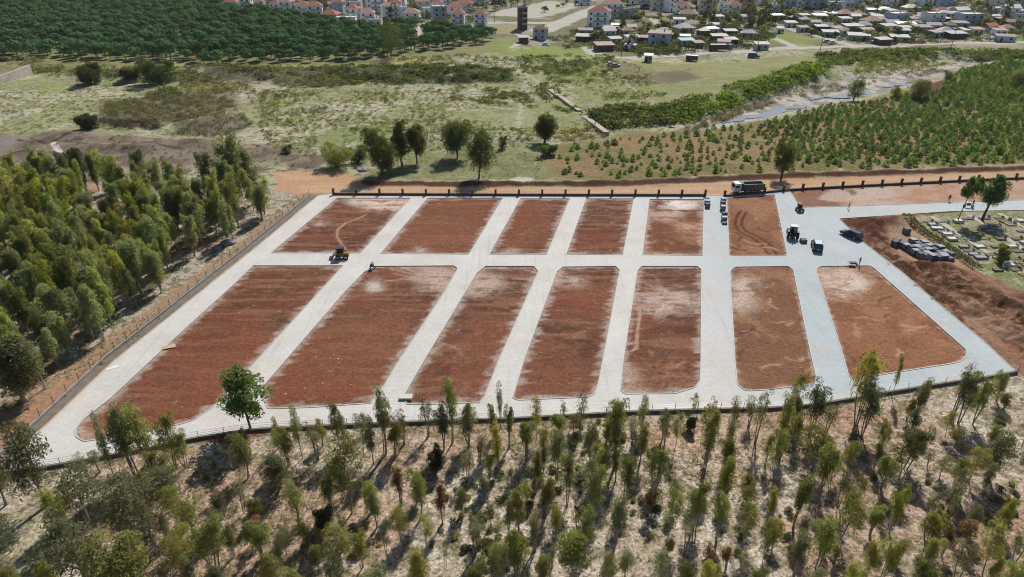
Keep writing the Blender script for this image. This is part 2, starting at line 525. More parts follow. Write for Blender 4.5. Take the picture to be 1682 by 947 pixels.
    # grove floor on the west
    GROVE = [(-400, 285), (120, 272), (330, 300), (450, 300), (520, 312), (455, 375), (200, 575), (0, 725), (-400, 1000)]
    fill(GROVE, (190, 176, 158), 3, 4, grain=1.3)
    blotch(GROVE, (190, 180, 164), 0.52, 0.05, 0.8, 'N1', 2)
    blotch(GROVE, (178, 136, 112), 0.60, 0.04, 0.7, 'N2', 2)
    blotch(GROVE, (126, 118, 92), 0.58, 0.06, 0.8, 'N3', 2)
    # dirt road along the north wall
    fill([(450, 282), (560, 280), (600, 299), (780, 307), (1000, 307), (1180, 302), (1300, 293), (1500, 287), (1760, 278), (1760, 290), (1682, 296), (1500, 303), (1300, 314), (1190, 325), (1160, 324), (550, 320), (520, 326), (450, 312)], (202, 162, 126), 0.7, 1.0, grain=0.5)
    blotch([(450, 282), (600, 299), (1000, 307), (1300, 293), (1760, 278), (1760, 290), (1300, 314), (1160, 324), (520, 326)], (214, 180, 146), 0.5, 0.1, 0.7, 'NS', 1)
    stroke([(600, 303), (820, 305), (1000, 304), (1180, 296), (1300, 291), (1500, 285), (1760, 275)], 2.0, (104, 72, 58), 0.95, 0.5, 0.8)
    # track west of the site
    fill([(500, 318), (440, 362), (312, 458), (170, 560), (40, 660), (-60, 735), (-100, 790), (0, 775), (20, 752), (86, 690), (196, 590), (330, 480), (430, 396), (530, 316)], (174, 145, 118), 0.8, 1.2, grain=0.7)
    blotch([(505, 318), (330, 462), (60, 664), (-80, 790), (20, 752), (196, 590), (530, 316)], (140, 128, 98), 0.56, 0.05, 0.8, 'N1', 1)
    blotch([(-40, 735), (190, 566), (330, 462), (330, 480), (196, 590), (20, 752)], (190, 140, 108), 0.5, 0.1, 0.7, 'N2', 1)
    # near ground, south of the site
    FORE = [(-500, 800), (-40, 765), (100, 762), (320, 720), (420, 705), (640, 694), (960, 680), (1160, 672), (1335, 664), (1436, 647), (1561, 627), (1668, 610), (1720, 600), (2400, 640), (2400, 1600), (-900, 1600)]
    fill(FORE, (196, 179, 158), 0.8, 0.8, grain=1.4)
    blotch(FORE, (212, 199, 180), 0.50, 0.06, 0.85, 'N1', 1)
    blotch(FORE, (188, 152, 128), 0.59, 0.05, 0.6, 'N2', 1)
    blotch(FORE, (124, 116, 78), 0.57, 0.05, 0.7, 'N3', 1)
    fill([(330, 722), (430, 706), (520, 704), (460, 715), (380, 728)], (150, 88, 66), 0.5, 0.8, 0.9)
    fill([(1270, 690), (1420, 660), (1560, 640), (1470, 690), (1380, 705)], (190, 146, 120), 2, 3, 0.45)
    fill([(1580, 850), (1700, 850), (1700, 890), (1560, 895)], (192, 146, 120), 2, 3, 0.55)
    fill([(1040, 700), (1150, 695), (1150, 745), (1060, 740)], (192, 146, 118), 2, 3, 0.55)
    fill([(-60, 850), (60, 835), (120, 850), (60, 960), (-60, 980)], (182, 174, 140), 2, 3, 0.8)
    # the building land: red soil everywhere inside the boundary
    SOIL = [(535, 319), (1158, 322), (1275, 315), (1320, 311), (1500, 302), (1682, 295), (1760, 292), (1760, 330), (1394, 341), (1377, 359), (1440, 416), (1668, 607), (1436, 646), (1260, 669), (960, 679), (640, 693), (420, 703), (215, 740), (107, 760), (10, 765), (82, 695), (190, 592), (420, 408)]
    fill(SOIL, (127, 85, 67), 0.3, 0.3, grain=0.7)
    P = GP(SOIL); i = sel(P, 1); ins = sst(-0.3, 0.3, sdist(X[i], Y[i], P))
    mix(i, ins * sst(0.46, 0.60, fbm(X[i], Y[i], 0.11, 4, 78)) * 0.7, (118, 88, 70), None)
    mix(i, ins * sst(0.47, 0.60, NS[i]) * 0.7, (100, 68, 54), None)
    mix(i, ins * sst(0.56, 0.66, fbm(X[i] * 0.12, Y[i] * 1.1, 1.0, 4, 49)) * 0.6, (164, 118, 94), None)
    mix(i, ins * sst(0.5, 0.64, N2[i]) * 0.6, (146, 96, 72), None)
    mix(i, ins * sst(0.55, 0.70, N3[i]) * 0.45, (156, 108, 86), None)
    mix(i, ins * sst(0.56, 0.66, fbm(X[i], Y[i], 0.05, 3, 77)) * 0.4, (142, 84, 63), None)
    # paler lots in the east
    for k, c, op in (('L7', (168, 120, 90), 0.75), ('L6', (142, 108, 84), 0.7), ('U6', (156, 110, 84), 0.75), ('U5', (130, 84, 66), 0.4)):
        fill(GPLOT[k], c, 1, 0.5, op, ground=True)
        i = sel(GPLOT[k], 1); m = sst(-0.3, 0.3, sdist(X[i], Y[i], GPLOT[k]))
        mix(i, m * sst(0.5, 0.62, fbm(X[i] * 0.5, Y[i] * 0.5, 0.4, 4, 51)) * 0.5, (182, 136, 104), None)
        mix(i, m * sst(0.52, 0.62, fbm(X[i], Y[i], 0.22, 4, 57)) * 0.5, (136, 92, 68), None)
    fill([(1300, 313), (1760, 289), (1760, 331), (1316, 343)], (188, 150, 126), 0.5, 0.5, 1.0)
    blotch([(1300, 313), (1760, 289), (1760, 331), (1316, 343)], (206, 182, 164), 0.5, 0.08, 0.8, 'N1', 0.5)
    fill([(1300, 314), (1400, 309), (1380, 340), (1316, 341)], (138, 94, 74), 1, 2, 0.8)
    fill([(1370, 312), (1470, 306), (1500, 312), (1460, 326), (1380, 332), (1350, 326)], (204, 184, 168), 0.8, 1.6, 0.85)
    fill([(1470, 308), (1760, 294), (1760, 328), (1480, 336)], (190, 150, 124), 1, 1.4, 0.5)
    fill([(1388, 313), (1400, 310), (1410, 316), (1400, 321)], (128, 118, 108), 0.5, 0.5)
    # spilled sand and grout dust
    DUST = [(630, 335, 40, 11, (196, 172, 154), .95), (585, 328, 14, 5, (206, 186, 170), .7), (718, 458, 32, 20, (172, 150, 134), .8), (790, 466, 30, 16, (176, 152, 136), .8),
            (935, 461, 22, 7, (180, 160, 144), .8), (1092, 492, 52, 22, (178, 158, 144), .75), (1118, 334, 28, 11, (214, 204, 194), .85), (1095, 352, 25, 8, (190, 164, 146), .55),
            (1215, 482, 22, 26, (184, 164, 148), .8), (1382, 463, 34, 24, (196, 172, 154), .75), (1410, 468, 9, 6, (206, 190, 176), .8), (616, 469, 7, 5, (198, 182, 170), .9), (688, 412, 9, 3, (186, 166, 152), .8),
            (840, 415, 8, 3, (186, 166, 152), .8), (1031, 625, 12, 18, (186, 160, 140), .6), (1130, 372, 22, 8, (186, 140, 112), .6), (526, 363, 7, 4, (200, 180, 164), .8), (138, 716, 16, 8, (168, 128, 108), .7)]
    for cx, cy, rx, ry, c, op in DUST:
        poly = [(cx + rx * math.cos(t) * (0.8 + 0.4 * random.random()), cy + ry * math.sin(t) * (0.8 + 0.4 * random.random())) for t in np.linspace(0, 2 * math.pi, 12)[:-1]]
        fill(poly, c, 1.8, 3.2, op * .6, grain=.6)
        P = GP(poly); P = P.mean(0) + (P - P.mean(0)) * 1.15; i = sel(P, 4)
        nn = fbm(X[i], Y[i], 0.55, 5, 87, .62) * .6 + fbm(X[i] * .15, Y[i] * 1.3, 1.0, 4, 88) * .4
        mix(i, sst(-2.5, 2.5, sdist(X[i], Y[i], P)) * sst(.38, .54, nn) * min(1, op + .1), tuple(min(255, q_ + 30) for q_ in c), None)
    # wheel tracks and drag marks
    stroke([(603, 351), (585, 360), (568, 366), (555, 376), (553, 388), (562, 401), (570, 412), (576, 418)], 0.42, (204, 160, 132), .9, 0.2, 0.12)
    for L_ in ([(1218, 345), (1210, 355), (1207, 368), (1214, 380), (1235, 390), (1252, 402), (1262, 418)], [(1226, 348), (1219, 360), (1218, 370), (1226, 380), (1250, 391), (1268, 404), (1276, 418)]):
        stroke(L_, 0.5, (84, 52, 40), 0.9, 0.2, 0.1)
    stroke([(1051, 512), (1047, 545), (1045, 572)], 0.55, (200, 164, 140), 0.9, 0.2, 0.15)
    stroke([(1045, 572), (1035, 577)], 0.5, (200, 164, 140), 0.8, 0.2, 0.15)
    r2 = random.Random(5)
    for k in range(12):
        t = 2 * math.pi * k / 12
        stroke([(1085 + 8 * math.cos(t), 614 + 5 * math.sin(t)), (1085 + 24 * math.cos(t + .3), 614 + 13 * math.sin(t + .3)), (1085 + 44 * math.cos(t + .5), 614 + 22 * math.sin(t + .5))], 0.35, (172, 120, 92), 0.5, 0.25, 0.3)
    for k in range(34):      # drag marks that end in the dusty middle of the second lot
        a = r2.uniform(-0.5, 0.9) + math.pi
        r0, r1 = r2.uniform(10, 25), r2.uniform(40, 95)
        cx, cy = r2.choice(((712, 455), (712, 460), (1100, 480), (1095, 500), (800, 465), (935, 461), (1215, 480), (1385, 463), (1385, 463), (1118, 345)))
        b = a + r2.uniform(-.25, .25)
        stroke([(cx + r0 * math.cos(a), cy + r0 * .45 * math.sin(a)), (cx + r1 * math.cos(b), cy + r1 * .45 * math.sin(b))], 0.5, (192, 162, 144), r2.uniform(.5, .9), 0.3, 0.25)
    for k in range(140):
        key = r2.choice(['L7', 'L7', 'L7', 'L6', 'L6', 'U6', 'U5', 'L5', 'L2', 'L4', 'L3'])
        q = PLOTS[key]; xs = [p[0] for p in q]; yy = [p[1] for p in q]
        x, y = r2.uniform(min(xs), max(xs)), r2.uniform(min(yy), max(yy))
        if not inside(*G(x, y), GPLOT[key]): continue
        a = r2.uniform(0, 6.28); L0 = r2.uniform(10, 45)
        pts = [(x + L0 * t * math.cos(a + .8 * t), y + .4 * L0 * t * math.sin(a + .8 * t)) for t in (0, .5, 1)]
        if not inside(*G(*pts[2]), GPLOT[key]): continue
        pale = key in ('L7', 'L6', 'U6')
        stroke(pts, r2.uniform(.3, .6), (206, 162, 132) if r2.random() < .6 else (104, 66, 50), r2.uniform(.45, .85) if pale else r2.uniform(.2, .5), 0.25, 0.2)
    for k in range(60):     # scraps of stone and grout lying on the soil
        key = r2.choice(list(PLOTS)); q = PLOTS[key]; xs = [p[0] for p in q]; yy = [p[1] for p in q]
        x, y = r2.uniform(min(xs), max(xs)), r2.uniform(min(yy), max(yy))
        if inside(*G(x, y), GPLOT[key]):
            stroke([(x, y), (x + r2.uniform(1, 5), y + r2.uniform(-1, 1))], r2.uniform(.15, .35), (196, 176, 162), .55, 0.3, 0.3)
    # dust swept off the paving on to the edges of the lots
    for k, Pk in GPLOT.items():
        i = sel(Pk, 1)
        d = sdist(X[i], Y[i], Pk)
        wide = 0.6 if k in ('U6', 'L6', 'L7') else 1.45
        nn = fbm(X[i] * 0.5, Y[i] * 1.4, 1.0, 4, 61)
        m = sst(wide, 0.0, d - (nn - 0.5) * wide * 2.0) * (d > -0.3)
        mix(i, m * 0.8, (196, 178, 165), None)
    # embankment and spoil east of the site
    EMB = [(1378, 357), (1470, 349), (1560, 345), (1580, 352), (1500, 360), (1610, 450), (1760, 500), (1900, 560), (1900, 640), (1720, 628), (1668, 609), (1611, 557), (1547, 505), (1483, 449), (1440, 416), (1411, 393)]
    fill(EMB, (122, 82, 64), 0.6, 1.0, grain=0.8)
    blotch(EMB, (84, 56, 45), 0.48, 0.05, 0.85, 'N1', 0.5)
    blotch(EMB, (176, 138, 114), 0.56, 0.05, 0.7, 'N3', 0.5)
    blotch(EMB, (168, 128, 104), 0.55, 0.05, 0.7, 'N2', 0.5)
    fill([(1385, 361), (1440, 357), (1470, 356), (1480, 372), (1455, 392), (1430, 392)], (92, 56, 45), 0.6, 1.5, 0.85)
    fill([(1450, 375), (1490, 362), (1600, 436), (1580, 446), (1500, 430), (1470, 412)], (176, 148, 122), 1, 1.4, 0.85)
    fill([(1480, 372), (1500, 364), (1600, 432), (1590, 440)], (186, 152, 124), 0.8, 0.8, 0.9)
    for L_ in ([(1470, 440), (1540, 480), (1600, 520), (1650, 560)], [(1480, 436), (1560, 478), (1620, 520)]):
        stroke(L_, 1.0, (92, 60, 48), 0.8, 0.4, 0.5)
    fill([(1560, 480), (1620, 500), (1682, 560), (1640, 560), (1590, 520)], (176, 142, 118), 1, 2, 0.7)
    stroke([(1560, 470), (1620, 480), (1682, 518)], 2.0, (84, 60, 48), 0.8, 0.7, 1.0)
    # cemetery
    CEM = [(1488, 356), (1560, 350), (1700, 344), (1900, 338), (1900, 520), (1760, 500), (1690, 480), (1612, 446)]
    fill(CEM, (164, 156, 130), 0.6, 0.8, grain=0.8)
    blotch(CEM, (126, 140, 72), 0.55, 0.05, 0.8, 'N1', 0.5)
    blotch(CEM, (186, 178, 160), 0.58, 0.05, 0.7, 'N3', 0.5)
    # village roads
    ROADC = (204, 198, 186)
    for L_, w in (([(965, 78), (978, 88), (1000, 95), (1040, 96), (1100, 92), (1200, 87), (1300, 79), (1400, 77), (1500, 73), (1600, 70), (1800, 67)], 7.0),
                  ([(1268, 34), (1300, 46), (1345, 60), (1385, 72), (1410, 77)], 6.0), ([(1240, 55), (1275, 66), (1310, 78)], 5.0), ([(1558, -5), (1590, 6), (1612, 18), (1625, 30)], 8.0),
                  ([(678, 68), (690, 50), (703, 34)], 5.0), ([(1617, 58), (1625, 66), (1640, 70)], 7.0), ([(1192, 38), (1215, 44), (1240, 55)], 5.0), ([(890, 50), (930, 34), (985, 12), (1010, 2)], 14.0),
                  ([(845, 55), (870, 62), (840, 80)], 3.0), ([(1060, 26), (1075, 34), (1082, 42)], 5.0), ([(800, 36), (860, 36), (930, 36)], 9.0)):
        stroke(L_, w, ROADC, 0.95, 0.8, 0.8)
    fill([(805, 26), (830, 12), (905, 2), (960, 6), (930, 20), (880, 28)], (206, 200, 186), 1.5, 2, 0.85)
    fill([(800, 44), (845, 40), (850, 52), (815, 56)], (166, 158, 118), 1.5, 2, 0.9)
    fill([(1420, 68), (1500, 62), (1560, 66), (1500, 73), (1420, 76)], (196, 188, 174), 1.5, 2, 0.7)

    F = (np.arange(len(ys) - 1)[:, None] * nx + np.arange(nx - 1)[None, :]).ravel()
    F = np.stack([F, F + 1, F + 1 + nx, F + nx], 1)
    m, nd, l, b = new_mat('ground_soil_and_grass')
    b.inputs['Roughness'].default_value = 1.0
    b.inputs['Specular IOR Level'].default_value = 0.05
    at = nd.new('ShaderNodeAttribute'); at.attribute_name = 'Col'
    tc = nd.new('ShaderNodeTexCoord')
    def noise(sc, det, ro):
        no = nd.new('ShaderNodeTexNoise'); no.inputs['Scale'].default_value = sc; no.inputs['Detail'].default_value = det; no.inputs['Roughness'].default_value = ro
        l.new(tc.outputs['Object'], no.inputs['Vector']); return no
    n1 = noise(1.6, 6, 0.75); n2 = noise(5.0, 4, 0.7)
    vo = nd.new('ShaderNodeTexVoronoi'); vo.inputs['Scale'].default_value = 2.6; vo.inputs['Randomness'].default_value = 1.0
    l.new(tc.outputs['Object'], vo.inputs['Vector'])
    def math_(op, a, bb):
        q = nd.new('ShaderNodeMath'); q.operation = op
        for k, v in enumerate((a, bb)):
            if isinstance(v, (int, float)): q.inputs[k].default_value = v
            else: l.new(v, q.inputs[k])
        return q.outputs[0]
    a = math_('MULTIPLY', math_('SUBTRACT', n1.outputs[0], 0.5), 1.5)
    c = math_('MULTIPLY', math_('SUBTRACT', n2.outputs[0], 0.5), 1.3)
    e = math_('MULTIPLY', math_('SUBTRACT', 0.42, vo.outputs['Distance']), 0.45)
    s = math_('ADD', math_('ADD', a, c), e)
    s = math_('ADD', math_('MULTIPLY', s, math_('MULTIPLY', at.outputs['Alpha'], 1.25)), 1.0)
    s = math_('MAXIMUM', s, 0.25)
    sc = nd.new('ShaderNodeVectorMath'); sc.operation = 'SCALE'
    l.new(at.outputs['Color'], sc.inputs[0]); l.new(s, sc.inputs['Scale'])
    l.new(sc.outputs[0], b.inputs['Base Color'])
    bp = nd.new('ShaderNodeBump'); bp.inputs['Strength'].default_value = 0.7; bp.inputs['Distance'].default_value = 0.25
    hh = math_('ADD', n1.outputs[0], math_('MULTIPLY', n2.outputs[0], 0.4))
    l.new(hh, bp.inputs['Height']); l.new(bp.outputs[0], b.inputs['Normal'])
    me = np_mesh('ground', np.stack([X, Y, Z], 1), F, m, cols=col, smooth=True)
    o = bpy.data.objects.new('ground', me)
    link(o); tag(o, kind='structure')

build_ground()

def build_haze():
    mb = MB(); mb.box((0, 500, 27.5), (3000, 1900, 65))
    m = bpy.data.materials.new('thin_air'); m.use_nodes = True
    n, l = m.node_tree.nodes, m.node_tree.links
    n.remove(n['Principled BSDF'])
    v = n.new('ShaderNodeVolumePrincipled')
    v.inputs['Color'].default_value = (0.80, 0.87, 1.0, 1)
    v.inputs['Density'].default_value = 0.00004
    v.inputs['Anisotropy'].default_value = 0.2
    l.new(v.outputs[0], n['Material Output'].inputs['Volume'])
    o = mb.build('haze', m); tag(o, 'thin pale haze in the air over the valley', 'haze', kind='stuff')
build_haze()

# ------------------------------------------------------------------ paving and kerbs
def pave_mat():
    m, n, l, b = new_mat('concrete_block_paving')
    b.inputs['Roughness'].default_value = 0.85
    b.inputs['Specular IOR Level'].default_value = 0.25
    tc = n.new('ShaderNodeTexCoord')
    sx = n.new('ShaderNodeSeparateXYZ'); l.new(tc.outputs['Object'], sx.inputs[0])
    n1 = n.new('ShaderNodeTexNoise'); n1.inputs['Scale'].default_value = 0.16; n1.inputs['Detail'].default_value = 6; n1.inputs['Roughness'].default_value = 0.65
    l.new(tc.outputs['Object'], n1.inputs['Vector'])
    n2 = n.new('ShaderNodeTexNoise'); n2.inputs['Scale'].default_value = 2.2; n2.inputs['Detail'].default_value = 5; n2.inputs['Roughness'].default_value = 0.7
    l.new(tc.outputs['Object'], n2.inputs['Vector'])
    ad = n.new('ShaderNodeMath'); ad.operation = 'MULTIPLY_ADD'; ad.inputs[1].default_value = 34.0
    l.new(n1.outputs[0], ad.inputs[0]); l.new(sx.outputs[0], ad.inputs[2])
    mr = n.new('ShaderNodeMapRange'); mr.inputs[1].default_value = 42.0; mr.inputs[2].default_value = 62.0
    l.new(ad.outputs[0], mr.inputs[0])
    mx = n.new('ShaderNodeMix'); mx.data_type = 'RGBA'
    mx.inputs[6].default_value = (*A(222, 218, 211), 1); mx.inputs[7].default_value = (*A(194, 203, 205), 1)
    l.new(mr.outputs[0], mx.inputs[0])
    # blocks: fine joints, blurred together from this height
    br = n.new('ShaderNodeTexBrick'); br.inputs['Scale'].default_value = 1.0
    br.inputs['Brick Width'].default_value = 0.6; br.inputs['Row Height'].default_value = 0.3; br.inputs['Mortar Size'].default_value = 0.02
    br.inputs['Color1'].default_value = (1.03, 1.03, 1.03, 1); br.inputs['Color2'].default_value = (0.95, 0.95, 0.96, 1); br.inputs['Mortar'].default_value = (0.8, 0.8, 0.8, 1)
    l.new(tc.outputs['Object'], br.inputs['Vector'])
    m2 = n.new('ShaderNodeMix'); m2.data_type = 'RGBA'; m2.blend_type = 'MULTIPLY'; m2.inputs[0].default_value = 0.8
    l.new(mx.outputs[2], m2.inputs[6]); l.new(br.outputs[0], m2.inputs[7])
    r2_ = n.new('ShaderNodeMapRange'); r2_.inputs[1].default_value = 0.3; r2_.inputs[2].default_value = 0.7; r2_.inputs[3].default_value = 0.9; r2_.inputs[4].default_value = 1.07
    l.new(n2.outputs[0], r2_.inputs[0])
    r1_ = n.new('ShaderNodeMapRange'); r1_.inputs[1].default_value = 0.35; r1_.inputs[2].default_value = 0.65; r1_.inputs[3].default_value = 0.92; r1_.inputs[4].default_value = 1.05
    l.new(n1.outputs[0], r1_.inputs[0])
    pr = n.new('ShaderNodeMath'); pr.operation = 'MULTIPLY'
    l.new(r2_.outputs[0], pr.inputs[0]); l.new(r1_.outputs[0], pr.inputs[1])
    # red dust carried on to the blocks, and long streaks where machines ran
    n3 = n.new('ShaderNodeTexNoise'); n3.inputs['Scale'].default_value = 0.09; n3.inputs['Detail'].default_value = 7; n3.inputs['Roughness'].default_value = 0.7
    l.new(tc.outputs['Object'], n3.inputs['Vector'])
    mp = n.new('ShaderNodeMapping'); mp.inputs['Rotation'].default_value = (0, 0, R(12)); mp.inputs['Scale'].default_value = (1.6, 0.05, 1)
    l.new(tc.outputs['Object'], mp.inputs['Vector'])
    n4 = n.new('ShaderNodeTexNoise'); n4.inputs['Scale'].default_value = 1.0; n4.inputs['Detail'].default_value = 4
    l.new(mp.outputs[0], n4.inputs['Vector'])
    s3 = n.new('ShaderNodeMapRange'); s3.inputs[1].default_value = 0.52; s3.inputs[2].default_value = 0.68; s3.inputs[4].default_value = 0.55
    l.new(n3.outputs[0], s3.inputs[0])
    s4 = n.new('ShaderNodeMapRange'); s4.inputs[1].default_value = 0.56; s4.inputs[2].default_value = 0.70; s4.inputs[4].default_value = 0.35
    l.new(n4.outputs[0], s4.inputs[0])
    m3 = n.new('ShaderNodeMix'); m3.data_type = 'RGBA'; m3.inputs[7].default_value = (*A(208, 190, 174), 1)
    l.new(s3.outputs[0], m3.inputs[0]); l.new(m2.outputs[2], m3.inputs[6])
    m4 = n.new('ShaderNodeMix'); m4.data_type = 'RGBA'; m4.inputs[7].default_value = (*A(184, 180, 174), 1)
    l.new(s4.outputs[0], m4.inputs[0]); l.new(m3.outputs[2], m4.inputs[6])
    v = n.new('ShaderNodeVectorMath'); v.operation = 'SCALE'
    l.new(m4.outputs[2], v.inputs[0]); l.new(pr.outputs[0], v.inputs['Scale'])
    l.new(v.outputs[0], b.inputs['Base Color'])
    return m

def orient(P):
    a = 0.5 * np.sum(P[:, 0] * np.roll(P[:, 1], -1) - np.roll(P[:, 0], -1) * P[:, 1])
    return P if a > 0 else P[::-1]

def offset(P, d):
    """move a counter-clockwise polygon inwards by d"""
    out = []
    n = len(P)
    for i in range(n):
        a, b, c = P[i - 1], P[i], P[(i + 1) % n]
        t1 = (b - a) / (np.linalg.norm(b - a) + 1e-9); t2 = (c - b) / (np.linalg.norm(c - b) + 1e-9)
        n1 = np.array((-t1[1], t1[0])); n2 = np.array((-t2[1], t2[0]))
        k = n1 + n2; k /= max(0.4, np.dot(k, k) / 2) if np.dot(k, k) > 0 else 1
        out.append(b + k * d)
    return np.array(out)

PAVE_Z = 0.07
def build_pavement():
    loops = [orient(rounded(GPAVE, 0.5))] + [orient(p) for p in GPLOT.values()]
    V, E = [], []
    for P in loops:
        b = len(V)
        V += [Vector((float(x), float(y))) for x, y in P]
        E += [(b + i, b + (i + 1) % len(P)) for i in range(len(P))]
    res = geometry.delaunay_2d_cdt(V, E, [], 0, 1e-5)
    v = np.array([(p.x, p.y, PAVE_Z) for p in res[0]])
    f = np.array([t for t in res[2] if len(t) == 3])
    c = v[f].mean(1)
    keep = sdist(c[:, 0], c[:, 1], loops[0]) > 0
    for P in loops[1:]:
        keep &= sdist(c[:, 0], c[:, 1], P) < 0
    me = np_mesh('pavement', v, f[keep], pave_mat())
    o = bpy.data.objects.new('pavement', me); link(o); tag(o, kind='structure')
    # kerbs round every lot and along the outer edge
    kv, kf = [], []
    for j, P in enumerate(loops):
        inn = offset(P, 0.14 if j else -0.14)
        for k in range(len(P)):
            k2 = (k + 1) % len(P)
            a, bb, c_, d = P[k], P[k2], inn[k2], inn[k]
            base = len(kv)
            zt = PAVE_Z + 0.07
            for q, z in ((a, PAVE_Z - 0.02), (bb, PAVE_Z - 0.02), (c_, -0.2), (d, -0.2), (a, zt), (bb, zt), (c_, zt), (d, zt)):
                kv.append((q[0], q[1], z))
            kf += [(base + 4, base + 5, base + 6, base + 7), (base, base + 1, base + 5, base + 4), (base + 3, base + 7, base + 6, base + 2)]
    me = np_mesh('kerb', np.array(kv), np.array(kf), mat('kerb_concrete', A(208, 206, 200), 0.85, var=0.1, scale=1.0))
    o = bpy.data.objects.new('kerb', me); link(o); tag(o, kind='structure')

build_pavement()

def ribbon(name, poly, m, z, ground=False):
    P = np.array(poly) if ground else GP(poly)
    V = [Vector((float(x), float(y))) for x, y in P]
    t = geometry.tessellate_polygon([[Vector((p.x, p.y, 0)) for p in V]])
    me = np_mesh(name, np.array([(p.x, p.y, z) for p in V]), np.array(t), m)
    o = bpy.data.objects.new(name, me); link(o); tag(o, kind='structure')
    return o

def water_mat():
    m, n, l, b = new_mat('river_water')
    b.inputs['Base Color'].default_value = (0.10, 0.12, 0.13, 1)
    b.inputs['Roughness'].default_value = 0.22
    b.inputs['Specular IOR Level'].default_value = 0.8
    tc = n.new('ShaderNodeTexCoord'); no = n.new('ShaderNodeTexNoise'); no.inputs['Scale'].default_value = 1.2
    l.new(tc.outputs['Object'], no.inputs['Vector'])
    bp = n.new('ShaderNodeBump'); bp.inputs['Strength'].default_value = 0.08; bp.inputs['Distance'].default_value = 0.1
    l.new(no.outputs[0], bp.inputs['Height']); l.new(bp.outputs[0], b.inputs['Normal'])
    return m
WATER = water_mat()
for poly in ([(1172, 205), (1200, 193), (1235, 181), (1285, 168), (1322, 158), (1330, 161), (1312, 172), (1275, 186), (1235, 197), (1195, 205)],
             [(1352, 157), (1395, 147), (1432, 142), (1436, 148), (1405, 155), (1362, 160)], [(1458, 138), (1478, 129), (1502, 126), (1504, 132), (1480, 138), (1462, 142)],
             [(1335, 160), (1350, 154), (1360, 158), (1345, 163)]):
    P = rounded(GP(poly), 4)
    P = np.concatenate([P[i] + (P[(i + 1) % len(P)] - P[i]) * np.linspace(0, 1, 6, endpoint=False)[:, None] for i in range(len(P))])
    c_ = P.mean(0); P = c_ + (P - c_) * np.array((.96, .72))
    P = P + (np.stack([fbm(P[:, 0], P[:, 1], .2, 3, 4), fbm(P[:, 0], P[:, 1], .2, 3, 14)], 1) - .5) * 9
    ribbon('river_water', P, WATER, -0.78, True)

# channel along the west edge: two low kerbs with a darker bed between
def strip_mesh(mb, pts, w, z0, z1, mi=0):
    """a low wall of width w along ground points"""
    P = np.array(pts)
    n = len(P)
    t = np.gradient(P, axis=0); t /= np.linalg.norm(t, axis=1)[:, None]
    nn = np.stack([-t[:, 1], t[:, 0]], 1) * w / 2
    a, b = P + nn, P - nn
    vs, fs = [], []
    for i in range(n):
        zb = z0 if not callable(z0) else z0(*P[i]); zt = z1 if not callable(z1) else z1(*P[i])
        vs += [(a[i][0], a[i][1], zb), (b[i][0], b[i][1], zb), (b[i][0], b[i][1], zt), (a[i][0], a[i][1], zt)]
    for i in range(n - 1):
        q, r = 4 * i, 4 * i + 4
        fs += [(q, q + 3, r + 3, r), (q + 1, r + 1, r + 2, q + 2), (q + 3, q + 2, r + 2, r + 3)]
    fs += [(0, 1, 2, 3), (4 * n - 4, 4 * n - 1, 4 * n - 2, 4 * n - 3)]
    return mb.add(vs, fs, mi)

def along(pts_px, step):
    """evenly spaced ground points on a traced line"""
    P = GP(pts_px)
    seg = np.linalg.norm(np.diff(P, axis=0), axis=1); s = np.concatenate([[0], np.cumsum(seg)])
    k = max(2, int(round(s[-1] / step)) + 1)
    q = np.linspace(0, s[-1], k)
    return np.stack([np.interp(q, s, P[:, 0]), np.interp(q, s, P[:, 1])], 1)

CONC = mat('cast_concrete', A(176, 170, 160), 0.9, var=0.16, scale=0.8)
CONC_D = mat('dark_concrete', A(126, 118, 108), 0.95, var=0.2, scale=0.9)  # dark channel bed; on the south wall this tone carries its outer face's shade
STONE_D = mat('shaded_stone_facing', A(104, 84, 72), 0.95, var=0.3, scale=2.5)  # shade on the north fence's near face is put into this stone colour
STEEL = mat('galvanised_wire', (0.30, 0.30, 0.30), 0.5, 0.6, var=0.1)

WEST = [(519, 322), (415, 408), (186, 591), (78, 694), (10, 756)]
bed = MB(); strip_mesh(bed, along(WEST, 3) + np.array((-0.75, 0.0)), 1.1, -0.3, 0.05)
o = bed.build('drainage_channel', CONC_D); tag(o, kind='structure')

def wire_fence(name, pts_px, shift, base_w, base_h, post_step, post_h, post_r, mbase, mpost, label, cat, wires=(0.3, 0.6, 0.95), group=None):
    root = empty(name, *G(*pts_px[0]))
    root.location = (0, 0, 0)
    tag(root, label, cat, group)
    P = along(pts_px, post_step) + np.array(shift)
    b = MB(); strip_mesh(b, P, base_w, -0.4, base_h)
    b.build('plinth', mbase, root)
    pm = MB()
    if isinstance(post_r, tuple):
        pm.box((0, 0, post_h / 2 - 0.15), (post_r[0], post_r[1], post_h + 0.3)); pm.box((0, 0, post_h + 0.04), (post_r[0] + .1, post_r[1] + .1, 0.08))
    else:
        pm.cyl((0, 0, -0.2), (0, 0, post_h), post_r, n=6)
    pme = pm.mesh('post', mpost)
    t = np.gradient(P, axis=0)
    for i, p in enumerate(P[:100]):
        o = bpy.data.objects.new('post', pme); o.location = (p[0], p[1], 0); o.rotation_euler = (0, 0, math.atan2(t[i][1], t[i][0])); link(o, root)
    w = MB()
    for h in wires:
        for i in range(len(P) - 1):
            w.cyl((P[i][0], P[i][1], base_h + h), (P[i + 1][0], P[i + 1][1], base_h + h), 0.018, n=4)
    w.build('wire', STEEL, root)
    return root

